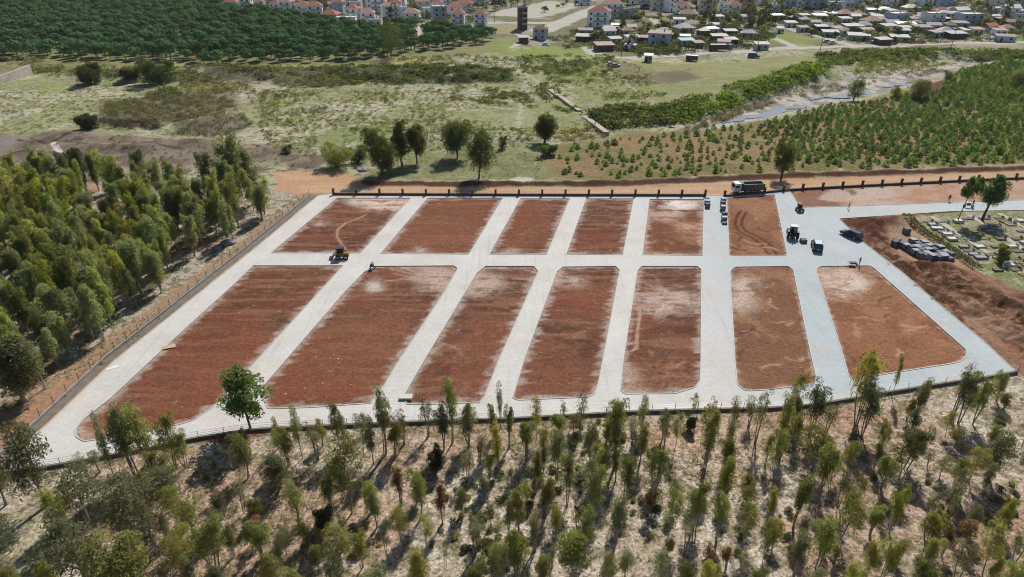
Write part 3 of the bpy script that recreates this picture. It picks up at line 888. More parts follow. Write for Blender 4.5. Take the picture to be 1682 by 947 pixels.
wire_fence('wire_fence', WEST, (-1.5, 0), 0.28, 0.35, 2.6, 1.5, 0.045, CONC, mat('steel_post', (0.09, 0.08, 0.075), 0.6, 0.3), 'low concrete wall with thin steel posts and wires along the western track', 'fence')
SOUTH = [(8, 777), (107, 762), (215, 742), (320, 720), (420, 705), (530, 700), (640, 695), (760, 690), (840, 688), (960, 681), (1050, 676), (1160, 673), (1260, 671), (1335, 665), (1398, 655), (1436, 648), (1511, 636), (1561, 628), (1611, 621), (1668, 611)]
wire_fence('boundary_wall', SOUTH, (0, -0.25), 0.3, 0.42, 3.0, 1.3, 0.035, CONC_D, mat('steel_post', (0.09, 0.08, 0.075), 0.6, 0.3), 'long low concrete wall with thin posts between paving and foreground trees', 'wall', (0.25, 0.5, 0.8))
wire_fence('plinth_fence', [(548, 320), (860, 321.5), (1158, 322)], (0, 0), 0.4, 0.55, 5.35, 1.5, (0.45, 0.42), STONE_D, STONE_D, 'shade-toned stone plinth fence with square piers along the orange dirt road, ending west', 'fence', (0.25, 0.55, 0.85))
wire_fence('plinth_fence', [(1190, 323), (1270, 316), (1300, 312.5), (1400, 307), (1500, 302), (1600, 297), (1682, 293.5), (1760, 290)], (0, 0), 0.4, 0.5, 5.0, 1.45, (0.45, 0.42), STONE_D, STONE_D, 'shade-toned stone plinth fence with square piers behind the parked tipper truck', 'fence', (0.25, 0.55, 0.85))

def wall_thing(name, pts, w, h, m, label, cat, step=4, z0=-1.2, zt=None):
    P = along(pts, step)
    mb = MB(); strip_mesh(mb, P, w, z0, (lambda x, y: h) if zt is None else zt)
    o = mb.build(name, m); tag(o, label, cat)
    return o
wall_thing('concrete_weir', [(902, 150), (925, 165), (952, 185)], 1.6, 0.9, mat('weathered_weir', A(186, 176, 156), 0.9, var=0.2, scale=0.4), 'pale concrete weir wall crossing the green meadow, farther section', 'weir')
wall_thing('concrete_weir', [(955, 191), (975, 205), (996, 221)], 1.8, 0.9, mat('weathered_weir', A(186, 176, 156)), 'pale concrete weir wall ending at the young plantation, nearer section', 'weir')
wall_thing('retaining_wall', [(-40, 152), (0, 140), (30, 129), (52, 120)], 0.9, 3.4, mat('limestone_wall', A(190, 184, 170), 0.9, var=0.2, scale=0.5), 'pale stone retaining wall at the edge of the pine forest', 'wall')

# ------------------------------------------------------------------ foliage generators
def leaf_quads(C, N, U, w, h):
    """quads centred on C facing N with long axis U"""
    N = N / (np.linalg.norm(N, axis=1)[:, None] + 1e-9)
    U = U - N * np.sum(U * N, 1)[:, None]; U /= (np.linalg.norm(U, axis=1)[:, None] + 1e-9)
    S = np.cross(N, U)
    w = w[:, None] / 2; h = h[:, None] / 2
    V = np.stack([C - S * w * .55 - U * h, C + S * w * .55 - U * h, C + S * w + U * h * .6, C - S * w * .2 + U * h], 1).reshape(-1, 3)
    F = np.arange(len(V)).reshape(-1, 4)
    return V, F

def blob_leaves(c, r, n, w, h, g, droop=0.0, jit=0.6, lower=-0.5):
    """leaves through the outer shell of an ellipsoid"""
    d = g.normal(size=(n, 3)); d /= np.linalg.norm(d, axis=1)[:, None]
    d[:, 2] = np.where(d[:, 2] < lower, -d[:, 2], d[:, 2])
    rad = g.uniform(0.55, 1.05, n) ** 0.7
    C = np.array(c) + d * rad[:, None] * np.array(r)
    N = d / np.array(r) + g.normal(size=(n, 3)) * jit / np.mean(r)
    U = g.normal(size=(n, 3)); U[:, 2] -= droop
    return leaf_quads(C, N, U, w * g.uniform(.6, 1.4, n), h * g.uniform(.6, 1.4, n))

def join(parts):
    V, F, b = [], [], 0
    for v, f in parts:
        V.append(v); F.append(f + b); b += len(v)
    return np.concatenate(V), np.concatenate(F)

def leaf_cols(nv, g, lo=0.7, hi=1.3, per=4):
    c = g.uniform(lo, hi, nv // per)
    t = g.uniform(-0.08, 0.08, nv // per)
    k = np.stack([c * (1 + t), c, c * (1 - t)], 1)
    return np.repeat(k, per, 0)

def tube(path, r0, r1, n=5):
    P = np.array(path); k = len(P)
    t = np.gradient(P, axis=0); t /= np.linalg.norm(t, axis=1)[:, None] + 1e-9
    ref = np.array((0.3, 0.9, 0.1))
    a = np.cross(t, ref); a /= np.linalg.norm(a, axis=1)[:, None] + 1e-9
    b = np.cross(t, a)
    rr = np.linspace(r0, r1, k)
    ang = np.arange(n) * 2 * math.pi / n
    V = (P[:, None, :] + rr[:, None, None] * (np.cos(ang)[None, :, None] * a[:, None, :] + np.sin(ang)[None, :, None] * b[:, None, :])).reshape(-1, 3)
    F = []
    for i in range(k - 1):
        for j in range(n):
            F.append((i * n + j, i * n + (j + 1) % n, (i + 1) * n + (j + 1) % n, (i + 1) * n + j))
    return V, np.array(F)

BARK_P = mat('pale_bark', (0.30, 0.26, 0.21), 0.9, var=0.3, scale=4)
BARK_D = mat('dark_bark', (0.11, 0.085, 0.065), 0.95, var=0.3, scale=4)

def make_tree(name, lmat, seed, H=8.0, W=3.0, stems=3, base=0.35, nb=9, leaves=55, leaf=(0.16, 0.36), cl=0.5, bark=None, spread=0.5, top=1.0, droop=1.2, trunk_r=0.09, lean=0.0, conical=0.0, fill=0.6, dome=False):
    """tapered stems that fork into boughs, each carrying a clump of leaves"""
    g = np.random.default_rng(seed)
    T, L = [], []
    for s in range(stems):
        a = g.uniform(0, 6.28) if stems > 1 else 0
        off = np.array((math.cos(a), math.sin(a))) * (W * 0.5 * spread * g.uniform(.4, 1) if stems > 1 else 0.05)
        off = off + np.array((lean, 0)) * g.uniform(.7, 1.2)
        h = H * (g.uniform(.72, .97) if s else 0.95)
        ts = np.linspace(0, 1, 7)
        bend = g.normal(size=2) * 0.18
        path = np.stack([off[0] * ts ** 1.2 + bend[0] * np.sin(ts * 3.1), off[1] * ts ** 1.2 + bend[1] * np.sin(ts * 3.1), h * ts], 1)
        path[0, 2] = -0.3
        path[:, :2] += g.normal(size=2) * (0.12 if stems > 1 else 0)
        T.append(tube(path, trunk_r * g.uniform(.8, 1.2), trunk_r * 0.2))
        for k in range(nb):
            t = base + (1 - base) * (k + g.uniform(0, .9)) / nb
            p = np.array([np.interp(t, ts, path[:, i]) for i in range(3)])
            u = (t - base) / (1 - base)
            prof = (0.5 + 0.5 * math.sin(math.pi * min(1, u * 1.05 + .12))) * (1 - conical * u)
            if dome: prof = math.sqrt(max(.05, 1 - .85 * u * u))
            aa = g.uniform(0, 6.28); rad = W * 0.5 * (1 - 0.45 * (stems > 1)) * prof * g.uniform(.35, 1.0)
            e = p + np.array((math.cos(aa) * rad, math.sin(aa) * rad, rad * g.uniform(.1, .7)))
            T.append(tube(np.array([p, p * .5 + e * .5 + np.array((0, 0, -.08)), e]), trunk_r * .3, trunk_r * .1, 3))
            r = cl * g.uniform(.65, 1.25) * (0.7 + 0.4 * prof)
            L.append(blob_leaves(e + np.array((0, 0, .1)), (r, r, r * 1.45), int(leaves * g.uniform(.6, 1.3)), leaf[0], leaf[1], g, droop, .75))
            q = p * .45 + e * .55
            L.append(blob_leaves(q, (r * 1.1, r * 1.1, r * 1.6), int(leaves * fill), leaf[0], leaf[1], g, droop, .8))
    V, F = join(L)
    zt = np.percentile(V[:, 2], 99.5)
    V[:, 2] *= H * top / zt if zt > H * top else 1
    root = empty(name, 0, 0)
    tv, tf = join(T)
    link(bpy.data.objects.new('trunk', np_mesh('trunk', tv, tf, bark or BARK_P, smooth=True)), root)
    link(bpy.data.objects.new('crown', np_mesh('crown', V, F, lmat, cols=leaf_cols(len(V), g))), root)
    return Proto(root)

LEAF = {
 'g': leaf_mat('grey_green_leaves', (0.215, 0.226, 0.142), 0.6),
 'o': leaf_mat('olive_leaves', (0.240, 0.246, 0.098), 0.6),
 'y': leaf_mat('yellow_green_leaves', (0.275, 0.268, 0.085), 0.58),
 's': leaf_mat('thin_dull_leaves', (0.200, 0.195, 0.120), 0.5),
 'r': leaf_mat('rusty_dry_leaves', (0.190, 0.100, 0.055), 0.2),
 'd': leaf_mat('dark_evergreen_leaves', (0.085, 0.105, 0.050), .45),
 'p': leaf_mat('fresh_green_leaves', (0.115, 0.170, 0.062), 0.48),
}
TREES = {}
for t in ('g', 'o', 'y'):
    TREES[t] = [make_tree('eucalyptus_tree', LEAF[t], 100 + ord(t) * 10 + k, 8, 3.0, stems=[3, 2, 4, 3, 1][k], base=[.38, .35, .42, .3, .3][k], nb=[10, 13, 9, 11, 26][k], leaves=[88, 92, 84, 92, 84][k], cl=[.6, .62, .56, .62, .6][k], spread=[.55, .5, .62, .42, .2][k], droop=1.6, leaf=(.085, .25), fill=.25) for k in range(5)]
TREES['s'] = [make_tree('eucalyptus_tree', LEAF['s'], 300 + k, 8, 3.0, stems=[3, 2, 2, 4][k], base=.45, nb=[8, 9, 8, 7][k], leaves=40, cl=.48, spread=.55, leaf=(.09, .26), fill=.3) for k in range(4)]
TREES['r'] = [make_tree('eucalyptus_tree', LEAF['r'], 340 + k, 8, 3.0, stems=3, base=.4, nb=9, leaves=45, cl=.5, spread=.5, leaf=(.1, .26)) for k in range(2)]
TREES['p'] = [make_tree('eucalyptus_tree', LEAF['p'], 350 + k, 8, 3.4, stems=1, base=.28, nb=26, leaves=130, cl=.62, spread=.2, leaf=(.15, .27), droop=.3, bark=BARK_D) for k in range(2)]
TREES['d'] = [make_tree('dark_bush', LEAF['d'], 360 + k, 3, 3.0, stems=4, base=.2, nb=6, leaves=90, cl=.55, spread=.8, leaf=(.13, .26), droop=.2, bark=BARK_D, trunk_r=.05) for k in range(2)]

REG = []          # (object, photo x) for the labels

# foreground trees: base x, base y, top y, crown width, kind   (photo pixels)
FORE_T = [
 (72,830,699,82,'g'),(15,828,745,52,'g'),(190,795,680,22,'g'),(222,780,668,46,'g'),(246,775,675,52,'o'),(286,766,682,34,'o'),(306,768,712,26,'o'),(165,775,735,26,'s'),(413,707,612,64,'p'),(272,800,738,34,'o'),(408,785,718,42,'o'),
 (458,735,682,18,'s'),(496,752,667,22,'g'),(475,765,703,36,'o'),(460,802,742,50,'g'),(562,742,665,28,'o'),(578,845,728,56,'o'),(597,750,682,28,'g'),(634,746,636,30,'g'),(648,752,685,34,'y'),(664,729,673,26,'s'),(612,762,690,26,'g'),(705,716,651,28,'s'),(742,728,628,32,'o'),(770,734,662,34,'g'),(728,738,665,28,'g'),(822,702,628,16,'s'),(810,736,667,20,'o'),(836,734,670,18,'o'),(818,776,697,22,'y'),(805,788,740,24,'y'),(715,778,738,30,'d'),(768,792,738,30,'s'),
 (865,756,689,30,'o'),(882,722,655,20,'o'),(894,752,702,22,'y'),(915,786,703,32,'g'),(925,692,660,15,'s'),(953,716,646,26,'s'),(968,758,696,32,'g'),(942,708,680,26,'o'),(1010,767,661,36,'o'),(995,735,690,26,'o'),(1052,708,650,22,'g'),(1050,762,697,26,'o'),(1088,750,670,26,'s'),(1108,738,678,18,'o'),(1132,704,683,24,'d'),(1138,692,648,18,'s'),(1156,776,675,34,'o'),(1168,716,656,20,'s'),(1195,746,682,24,'s'),(1203,710,650,26,'s'),(1240,726,637,28,'s'),(1258,762,713,20,'o'),(1075,802,737,36,'o'),(1025,822,745,34,'o'),(985,802,737,30,'o'),(930,828,750,28,'o'),(970,836,752,36,'g'),(1185,818,752,32,'y'),
 (1276,738,651,28,'o'),(1270,794,708,30,'o'),(1301,684,612,26,'o'),(1329,713,632,42,'g'),(1405,698,581,38,'y'),(1415,716,632,40,'g'),(1464,652,585,13,'o'),(1500,693,622,26,'g'),(1563,690,597,30,'s'),(1572,694,617,36,'o'),(1598,697,624,34,'o'),(1488,692,658,18,'y'),(1335,770,703,48,'o'),(1390,777,728,26,'o'),(1345,815,738,36,'o'),(1484,774,705,44,'o'),(1440,754,695,12,'s'),(1553,716,676,20,'y'),(1565,738,703,22,'o'),(1620,788,710,52,'g'),(1590,796,735,32,'o'),(1634,712,680,28,'g'),(1648,672,648,22,'o'),(1676,738,685,26,'g'),(1636,658,615,22,'o'),
 (107,864,805,42,'y'),(150,864,770,58,'g'),(240,906,789,82,'g'),(294,864,800,32,'y'),(318,884,825,46,'o'),(365,852,800,36,'s'),(400,842,795,32,'s'),(142,966,850,86,'g'),(95,978,927,36,'y'),(235,1004,892,94,'o'),(355,932,860,52,'o'),(300,948,885,42,'y'),(287,832,770,52,'g'),(242,822,775,32,'o'),
 (432,918,855,48,'o'),(490,862,795,38,'o'),(532,876,835,34,'d'),(500,896,860,30,'o'),(472,912,872,30,'g'),(565,938,863,42,'o'),(597,932,870,28,'y'),(450,972,910,38,'o'),(692,851,776,36,'o'),(658,830,768,32,'r'),(728,861,793,28,'r'),(659,888,834,30,'y'),(690,968,900,42,'y'),(781,912,845,38,'s'),(732,934,885,15,'s'),(796,814,778,26,'s'),(555,968,915,42,'g'),(835,878,815,26,'g'),
 (852,880,791,32,'y'),(897,844,790,32,'o'),(980,852,770,30,'o'),(912,882,833,30,'o'),(962,914,835,36,'o'),(1010,892,815,34,'g'),(1097,884,798,32,'o'),(1105,832,780,30,'s'),(1140,872,795,34,'o'),(1177,886,808,30,'o'),(1220,893,825,30,'o'),(1226,822,782,28,'y'),(940,952,875,60,'y'),(850,952,878,40,'y'),(1158,946,900,30,'r'),(1160,982,922,40,'y'),(1252,926,855,26,'o'),(1115,988,925,34,'o'),(895,968,915,32,'o'),(1025,948,905,32,'g'),(1082,962,905,28,'g'),
 (1303,864,785,30,'o'),(1264,852,802,20,'y'),(1378,890,810,44,'y'),(1428,880,835,32,'o'),(1460,875,800,28,'y'),(1520,898,845,32,'y'),(1517,938,880,30,'o'),(1338,934,860,46,'o'),(1268,902,855,32,'y'),(1303,948,875,36,'g'),(1422,952,880,28,'y'),(1447,952,890,25,'y'),(1614,942,863,38,'o'),(1636,872,820,26,'y'),(1582,894,850,34,'r'),(1570,956,898,46,'s'),(1545,912,870,28,'r'),(1440,832,770,20,'s'),(1376,832,770,32,'s'),(1556,842,790,30,'s'),(1660,930,880,34,'s'),(1500,985,920,40,'o'),(1390,990,925,40,'y'),(1240,990,935,36,'o'),(1330,1000,940,40,'g'),(1640,1000,930,40,'o'),(780,990,930,40,'o'),(620,995,935,44,'g'),(500,1000,935,44,'o'),(20,905,850,50,'g'),(40,1010,940,60,'o'),
]
def place_tree(kind, bx, by, ty, w, rnd, hmin=2.0, tl=0.028):
    x, y = G(bx, by)
    z = gz(x, y)
    h = max(hmin, height_to(x, y, ty) - z)
    wm = w * depth(x, y, h * .6) / FPX
    pr = rnd.choice(TREES[kind])
    nomH = 3.0 if kind == 'd' else 8.0
    nomW = 2.6; h *= 1.04
    sx = wm / nomW
    o = pr.put(x, y, z, rnd.uniform(0, 6.28), (sx, sx, h / nomH), (rnd.uniform(-tl, tl), rnd.uniform(-tl, tl)))
    return o, h

LOTN = ['first', 'second', 'third', 'fourth', 'fifth', 'sixth', 'seventh']
def lot_at(x):
    for k, e in enumerate((340, 645, 800, 985, 1170, 1370, 9999)):
        if x < e: return LOTN[k]
LOOK = {'g': 'grey green eucalyptus', 'o': 'olive green eucalyptus', 'y': 'yellowish green eucalyptus', 's': 'thin nearly bare eucalyptus', 'r': 'rusty brown dry eucalyptus', 'p': 'fresh green dense tree', 'd': 'dark green low bush'}
rnd = random.Random(21)
for bx, by, ty, w, k in FORE_T:
    o, h = place_tree(k, bx, by, ty, w, rnd)
    size = 'tall' if h > 8 else ('short' if h < 5.2 else 'slender' if w < 30 else 'bushy')
    if k == 'p' and by < 720: lab = 'fresh green dense tree standing by the wall below the first lot'
    else:
        where = 'close to the boundary wall' if by < 740 else 'on pale stony ground' if by < 860 else 'at the near edge'
        lab = f'{size} {LOOK[k]} {where} below the {lot_at(bx)} lot'
    tag(o, lab, 'bush' if k == 'd' else 'tree', 'trees growing south of the paved site')
    REG.append((o, bx))

have = [G(t[0], t[1]) for t in FORE_T]
tries = 0; extra = 0
while extra < 95 and tries < 5000:
    tries += 1
    px, py = rnd.uniform(-30, 1710), rnd.uniform(690, 985)
    edge = 0.6 + float(np.interp(px, [0, 107, 320, 640, 1160, 1436, 1690], [790, 762, 720, 695, 673, 648, 610]))
    if py < edge + 14: continue
    if px < 130 and 850 < py < 950: continue
    x, y = G(px, py)
    if min((x - a) ** 2 + (y - b) ** 2 for a, b in have) < 3.2: continue
    have.append((x, y)); extra += 1
    k = rnd.choices(['s', 'o', 'g', 'y', 'r'], (4, 3, 3, 1, .5))[0]
    h0 = rnd.uniform(2.2, 5.6)
    t = proj(x, y, h0)[1]
    o, h = place_tree(k, px, py, t, rnd.uniform(16, 30) * (.7 + .1 * h0), rnd)
    where = 'close to the boundary wall' if py < 740 else 'on pale stony ground' if py < 860 else 'at the near edge'
    tag(o, f'{"low young" if h < 3.8 else "half grown"} {LOOK[k]} {where} below the {lot_at(px)} lot', 'tree', 'trees growing south of the paved site')
    REG.append((o, px))

# western grove: named trees first, then the dense stand behind them
GROVE_T = [(146,324,245,44,'d2'),(398,322,212,62,'g2'),(420,335,245,50,'g2'),(345,332,246,42,'g2'),(232,392,313,34,'y2'),(196,338,241,50,'o2'),(214,344,254,42,'o2'),(243,326,244,36,'g2'),(268,328,256,34,'g2'),(290,330,262,32,'g2'),
           (358,362,278,36,'o2'),(392,372,285,44,'o2'),(375,340,262,40,'g2'),(435,352,290,36,'o2'),(118,420,350,44,'y2'),(60,330,268,46,'o2'),(95,330,258,46,'g2'),(25,345,268,50,'o2'),(110,360,288,48,'y2'),(70,380,300,50,'y2'),(40,660,560,110,'g2'),(-20,650,540,110,'o2'),(115,560,470,60,'g2')]
def big(lm, seed, **k):
    a = dict(H=10, W=4.4, stems=3, base=.25, nb=13, leaves=105, leaf=(.14, .34), cl=.85, spread=.6, trunk_r=.12, fill=.3)
    a.update(k)
    return make_tree('grove_tree', lm, seed, **a)
LEAF2 = {'g2': leaf_mat('grove_grey_leaves', (0.250, 0.280, 0.165), 0.62), 'o2': leaf_mat('grove_olive_leaves', (0.265, 0.290, 0.118), 0.62), 'y2': leaf_mat('grove_yellow_leaves', (0.275, 0.285, 0.075), 0.6), 'd2': LEAF['d']}
for t, n in (('g2', 4), ('o2', 4), ('y2', 2), ('d2', 1)):
    TREES[t] = [big(LEAF2[t], 500 + 20 * k + ord(t[0]), stems=[3, 2, 4, 3][k]) for k in range(n)]
def place_grove(kind, x, y, h, wm, rnd):
    z = gz(x, y)
    pr = rnd.choice(TREES[kind])
    sx = wm / 5.2
    return pr.put(x, y, z, rnd.uniform(0, 6.28), (sx, sx, h / 10.0), (rnd.uniform(-.05, .05), rnd.uniform(-.05, .09)))
GLOOK = {'g2': 'grey green grove eucalyptus', 'o2': 'olive green grove eucalyptus', 'y2': 'bright yellow green grove eucalyptus', 'd2': 'dark rounded grove tree'}
gpts = []
for bx, by, ty, w, k in GROVE_T:
    x, y = G(bx, by); h = max(5, height_to(x, y, ty)); wm = w * depth(x, y, h * .6) / FPX
    o = place_grove(k, x, y, h, wm, rnd); gpts.append((x, y))
    where = 'beside the orange clearing' if bx > 330 else 'at the stream side of the grove' if by < 350 else 'near the western track' if by > 500 else 'inside the western grove'
    tag(o, f'{"tall" if h > 9 else "medium"} {GLOOK[k]} {where}', 'tree', 'trees of the western grove'); REG.append((o, bx))
GPOLY = GP([(-160, 315), (60, 305), (200, 318), (438, 328), (442, 356), (385, 400), (325, 452), (252, 498), (212, 534), (138, 592), (88, 640), (0, 698), (-160, 760)])
lo, hi = GPOLY.min(0), GPOLY.max(0)
sp = 3.75
yy = lo[1]
while yy < hi[1]:
    xx = lo[0]
    while xx < hi[0]:
        x, y = xx + rnd.uniform(-1.4, 1.4), yy + rnd.uniform(-1.4, 1.4)
        xx += sp
        if not inside(x, y, GPOLY): continue
        if any((x - a) ** 2 + (y - b) ** 2 < 9 for a, b in gpts): continue
        px, py = proj(x, y)
        if px < -130 or float(fbm(np.array([x]), np.array([y]), .07, 2, 91)[0]) > 0.72: continue
        # pale clearings that the photo shows between the crowns
        if any((px - cx) ** 2 / rx ** 2 + (py - cy) ** 2 / ry ** 2 < 1 for cx, cy, rx, ry in ((200, 345, 45, 14), (300, 322, 40, 10), (130, 430, 16, 14), (215, 385, 30, 14), (65, 372, 26, 14), (60, 590, 0.1, 0.1))): continue
        k = rnd.choices(['g2', 'o2', 'y2'], (5, 4, 1.6))[0]
        h = rnd.uniform(6.5, 10.5)
        o = place_grove(k, x, y, h, h * rnd.uniform(.38, .55), rnd)
        where = 'beside the pale western track' if sdist(np.array([x]), np.array([y]), GPOLY)[0] < 7 and py > 360 else 'in the near part of the grove' if py > 500 else 'in the middle of the grove' if py > 390 else 'in the far part of the grove'
        tag(o, f'{"tall" if h > 9.2 else "low" if h < 7.6 else "medium"} {GLOOK[k]} {where}', 'tree', 'trees of the western grove'); REG.append((o, px))
    yy += sp

# trees standing alone in the meadow, the plantation and the cemetery
def single(lmat, seed, bx, by, ty, w, label, cat='tree', name='meadow_tree', **kw):
    x, y = G(bx, by); z = gz(x, y); h = max(1.5, height_to(x, y, ty) - z)
    wm = w * depth(x, y, h * .6) / FPX
    a = dict(H=h, W=wm * 2.2, stems=2, base=.18, nb=28, leaves=120, leaf=(.17, .38), cl=wm * .19, fill=.35, spread=.3, trunk_r=.2, bark=BARK_D)
    a.update(kw)
    if cat == 'bush' or 'bushy' in label: a.update(dome=True, base=.04, spread=.9, nb=16, cl=wm * .15, W=wm * 1.5)
    o = make_tree(name, lmat, seed, **a).put(x, y, z, 0)
    tag(o, label, cat); REG.append((o, bx)); return o
MEA = leaf_mat('meadow_tree_leaves', (0.120, 0.138, 0.058), 0.5, 0.15)
single(MEA, 1, 628, 288, 211, 42, 'dark broad eucalyptus casting long shadow on the dirt road, westernmost', stems=3, base=.12)
single(MEA, 2, 661, 273, 199, 28, 'slim dark eucalyptus standing second in the meadow tree line', base=.25)
single(MEA, 3, 685, 268, 205, 30, 'slim dark eucalyptus just right of another slim one in meadow', base=.25)
single(MEA, 4, 751, 259, 196, 46, 'broad round topped eucalyptus set back behind the meadow tree line', base=.22, stems=3)
single(MEA, 5, 787, 293, 215, 42, 'dark eucalyptus with bare forked trunk right above the plinth fence', base=.22, stems=2)
single(MEA, 6, 895, 234, 187, 30, 'small dark eucalyptus by the stream near the concrete weir', base=.15, stems=3)
single(LEAF['p'], 7, 899, 255, 236, 27, 'low round green bush in front of the streamside tree', 'bush', 'meadow_bush', base=.2, stems=3, leaves=60)
single(LEAF['o'], 8, 552, 276, 238, 46, 'wide olive green willow bush beside the orange clearing', 'bush', 'meadow_bush', base=.1, stems=5, spread=.9, leaves=60)
single(LEAF['p'], 9, 588, 266, 240, 34, 'darker green bush between the willow bush and the tree line', 'bush', 'meadow_bush', base=.1, stems=4, spread=.8, leaves=60)
single(LEAF['s'], 10, 825, 244, 222, 15, 'small thin greyish shrub alone in the meadow by the stream', 'bush', 'meadow_bush', leaves=30)
single(LEAF['g'], 11, 470, 252, 238, 20, 'small green shrub on pale ground above the orange clearing', 'bush', 'meadow_bush', base=.1, leaves=50)
single(MEA, 12, 1283, 294, 236, 28, 'tall thin dark tree above the dirt road in the plantation', base=.25, stems=2, leaves=70)
single(LEAF['g'], 13, 1403, 162, 130, 22, 'grey green tree standing beside the shallow river water', leaves=60, base=.1)
single(LEAF['g'], 14, 1507, 160, 129, 30, 'round grey green tree near the brown earth heap', leaves=80, base=.1)
single(LEAF['o'], 15, 1469, 158, 141, 22, 'low olive shrub between two river trees', 'bush', 'meadow_bush', leaves=50, base=.1)
single(LEAF['g'], 16, 1556, 135, 114, 22, 'grey green bush at the top of the brown earth heap', 'bush', 'meadow_bush', leaves=60, base=.1)
single(LEAF['g'], 17, 1674, 140, 112, 26, 'grey green tree at the plantation edge above the river bend', leaves=70, base=.1)
single(MEA, 18, 643, 96, 34, 30, 'tall brownish eucalyptus rising above the pine forest edge', leaves=70, base=.15)
single(LEAF['d'], 19, 265, 138, 96, 46, 'large dark bushy tree at the foot of the pine forest, widest', stems=4, base=.1, spread=.7, leaf=(.35, .5))
single(LEAF['d'], 20, 150, 138, 106, 40, 'dark bushy tree between retaining wall and the widest bushy tree', stems=4, base=.1, spread=.7, leaf=(.35, .5))
single(LEAF['g'], 21, 215, 132, 108, 34, 'greyer bushy tree between the two dark bushy trees', stems=4, base=.1, spread=.7, leaf=(.35, .5))
single(LEAF['d'], 22, 150, 212, 188, 34, 'dark rounded bush on the pale meadow beside the reeds', 'bush', 'meadow_bush', stems=5, base=.1, spread=.8)
single(LEAF['p'], 31, 1572, 364, 291, 22, 'tall leaning pine with bare trunk among the graves', name='cemetery_pine', W=4.6, base=.58, stems=1, nb=26, leaves=120, lean=1.1, trunk_r=.14, cl=.62)
single(LEAF['p'], 32, 1614, 362, 290, 42, 'twin trunked spreading pine among the graves', name='cemetery_pine', W=7.5, base=.42, stems=2, nb=22, leaves=120, lean=1.2, trunk_r=.18, cl=.85)
single(LEAF['o'], 33, 1645, 432, 402, 22, 'small olive cypress bush between marble graves', 'bush', 'cemetery_bush', base=.1, stems=3, leaves=70, cl=.4)

# ------------------------------------------------------------------ the pine wood in the north-west
def pine_proto(seed, lm):
    g = np.random.default_rng(seed)
    L = []
    for k in range(20):
        a = g.uniform(0, 6.28); r = math.sqrt(g.uniform(0, 1)) * 2.2
        z = 3.2 + 1.9 * math.sqrt(max(0, 1 - (r / 2.7) ** 2)) * g.uniform(.7, 1.05)
        L.append(blob_leaves((math.cos(a) * r, math.sin(a) * r, z), (.95, .95, .85), 55, .34, .42, g, 0, .2, -.2))
    L.append(blob_leaves((0, 0, 3.3), (2.6, 2.6, 2.2), 330, .4, .5, g, 0, .2, -.75))
    V, F = join(L)
    root = empty('stone_pine', 0, 0)
    tv, tf = tube(np.array([(0, 0, -.4), (.1, 0, 1.6), (0, .1, 3.6)]), .2, .12)
    tv2, tf2 = tube(np.array([(0, 0, 1.5), (.8, .3, 2.6), (1.4, .6, 3.6)]), .1, .06)
    a, b = join([(tv, tf), (tv2, tf2)])
    link(bpy.data.objects.new('trunk', np_mesh('trunk', a, b, BARK_D, smooth=True)), root)
    link(bpy.data.objects.new('crown', np_mesh('crown', V, F, lm, cols=leaf_cols(len(V), g, .75, 1.25))), root)
    return Proto(root), (V, F)
PINE_L = leaf_mat('stone_pine_needles', (0.105, 0.190, 0.080), 0.16, 0.34)
pines = [pine_proto(700 + k, PINE_L) for k in range(5)]
WOOD = GP([(-260, -6), (-20, -6), (300, -4), (372, 12), (450, 26), (560, 46), (640, 52), (690, 46), (720, 50), (775, 54), (815, 62), (800, 72), (740, 80), (650, 92), (560, 100), (470, 105), (360, 106), (250, 104), (140, 98), (60, 96), (-60, 100), (-260, 104)])
lo, hi = WOOD.min(0), WOOD.max(0)
pts = []
yy = lo[1]
row = 0
while yy < hi[1]:
    xx = lo[0] + (row % 2) * 3.0
    while xx < hi[0]:
        x, y = xx + rnd.uniform(-1.7, 1.7), yy + rnd.uniform(-1.7, 1.7)
        xx += 6.9
        px, py = proj(x, y)
        if px < -60 or not inside(x, y, WOOD): continue
        if abs(px - 690) < 10 and py < 72: continue
        pts.append((y, x, px, py))
    yy += 6.6; row += 1
pts.sort()
print('pines', len(pts))
restV, restF, restC, nb_ = [], [], [], 0
for i, (y, x, px, py) in enumerate(pts):
    s = rnd.uniform(.8, 1.3)
    if i < 300:
        o = rnd.choice(pines)[0].put(x, y, gz(x, y), rnd.uniform(0, 6.28), (s, s, s * rnd.uniform(.9, 1.15)))
        w_ = 'front edge of the pine forest' if i < 70 else 'pine forest behind the scrubby bank'
        tag(o, f'dark green round crowned stone pine at the {w_}' if i < 70 else f'dark green round crowned stone pine inside the {w_}', 'tree', 'stone pines of the forest edge' if i < 70 else 'stone pines inside the forest')
        REG.append((o, px))
    else:
        V, F = rnd.choice(pines)[1]
        a = rnd.uniform(0, 6.28); ca, sa = math.cos(a), math.sin(a)
        v = V @ np.array([[ca, sa, 0], [-sa, ca, 0], [0, 0, 1]]) * s + np.array((x, y, gz(x, y)))
        restV.append(v); restF.append(F + nb_); nb_ += len(v)
        c = leaf_cols(len(v), rng, .75, 1.25) * rnd.uniform(.75, 1.25)
        restC.append(c)
if restV:
    me = np_mesh('far_pine_forest', np.concatenate(restV), np.concatenate(restF), PINE_L, cols=np.concatenate(restC))
    o = bpy.data.objects.new('far_pine_forest', me); link(o)
    tag(o, 'far part of the dense stone pine forest merging into one canopy', 'forest', kind='stuff')

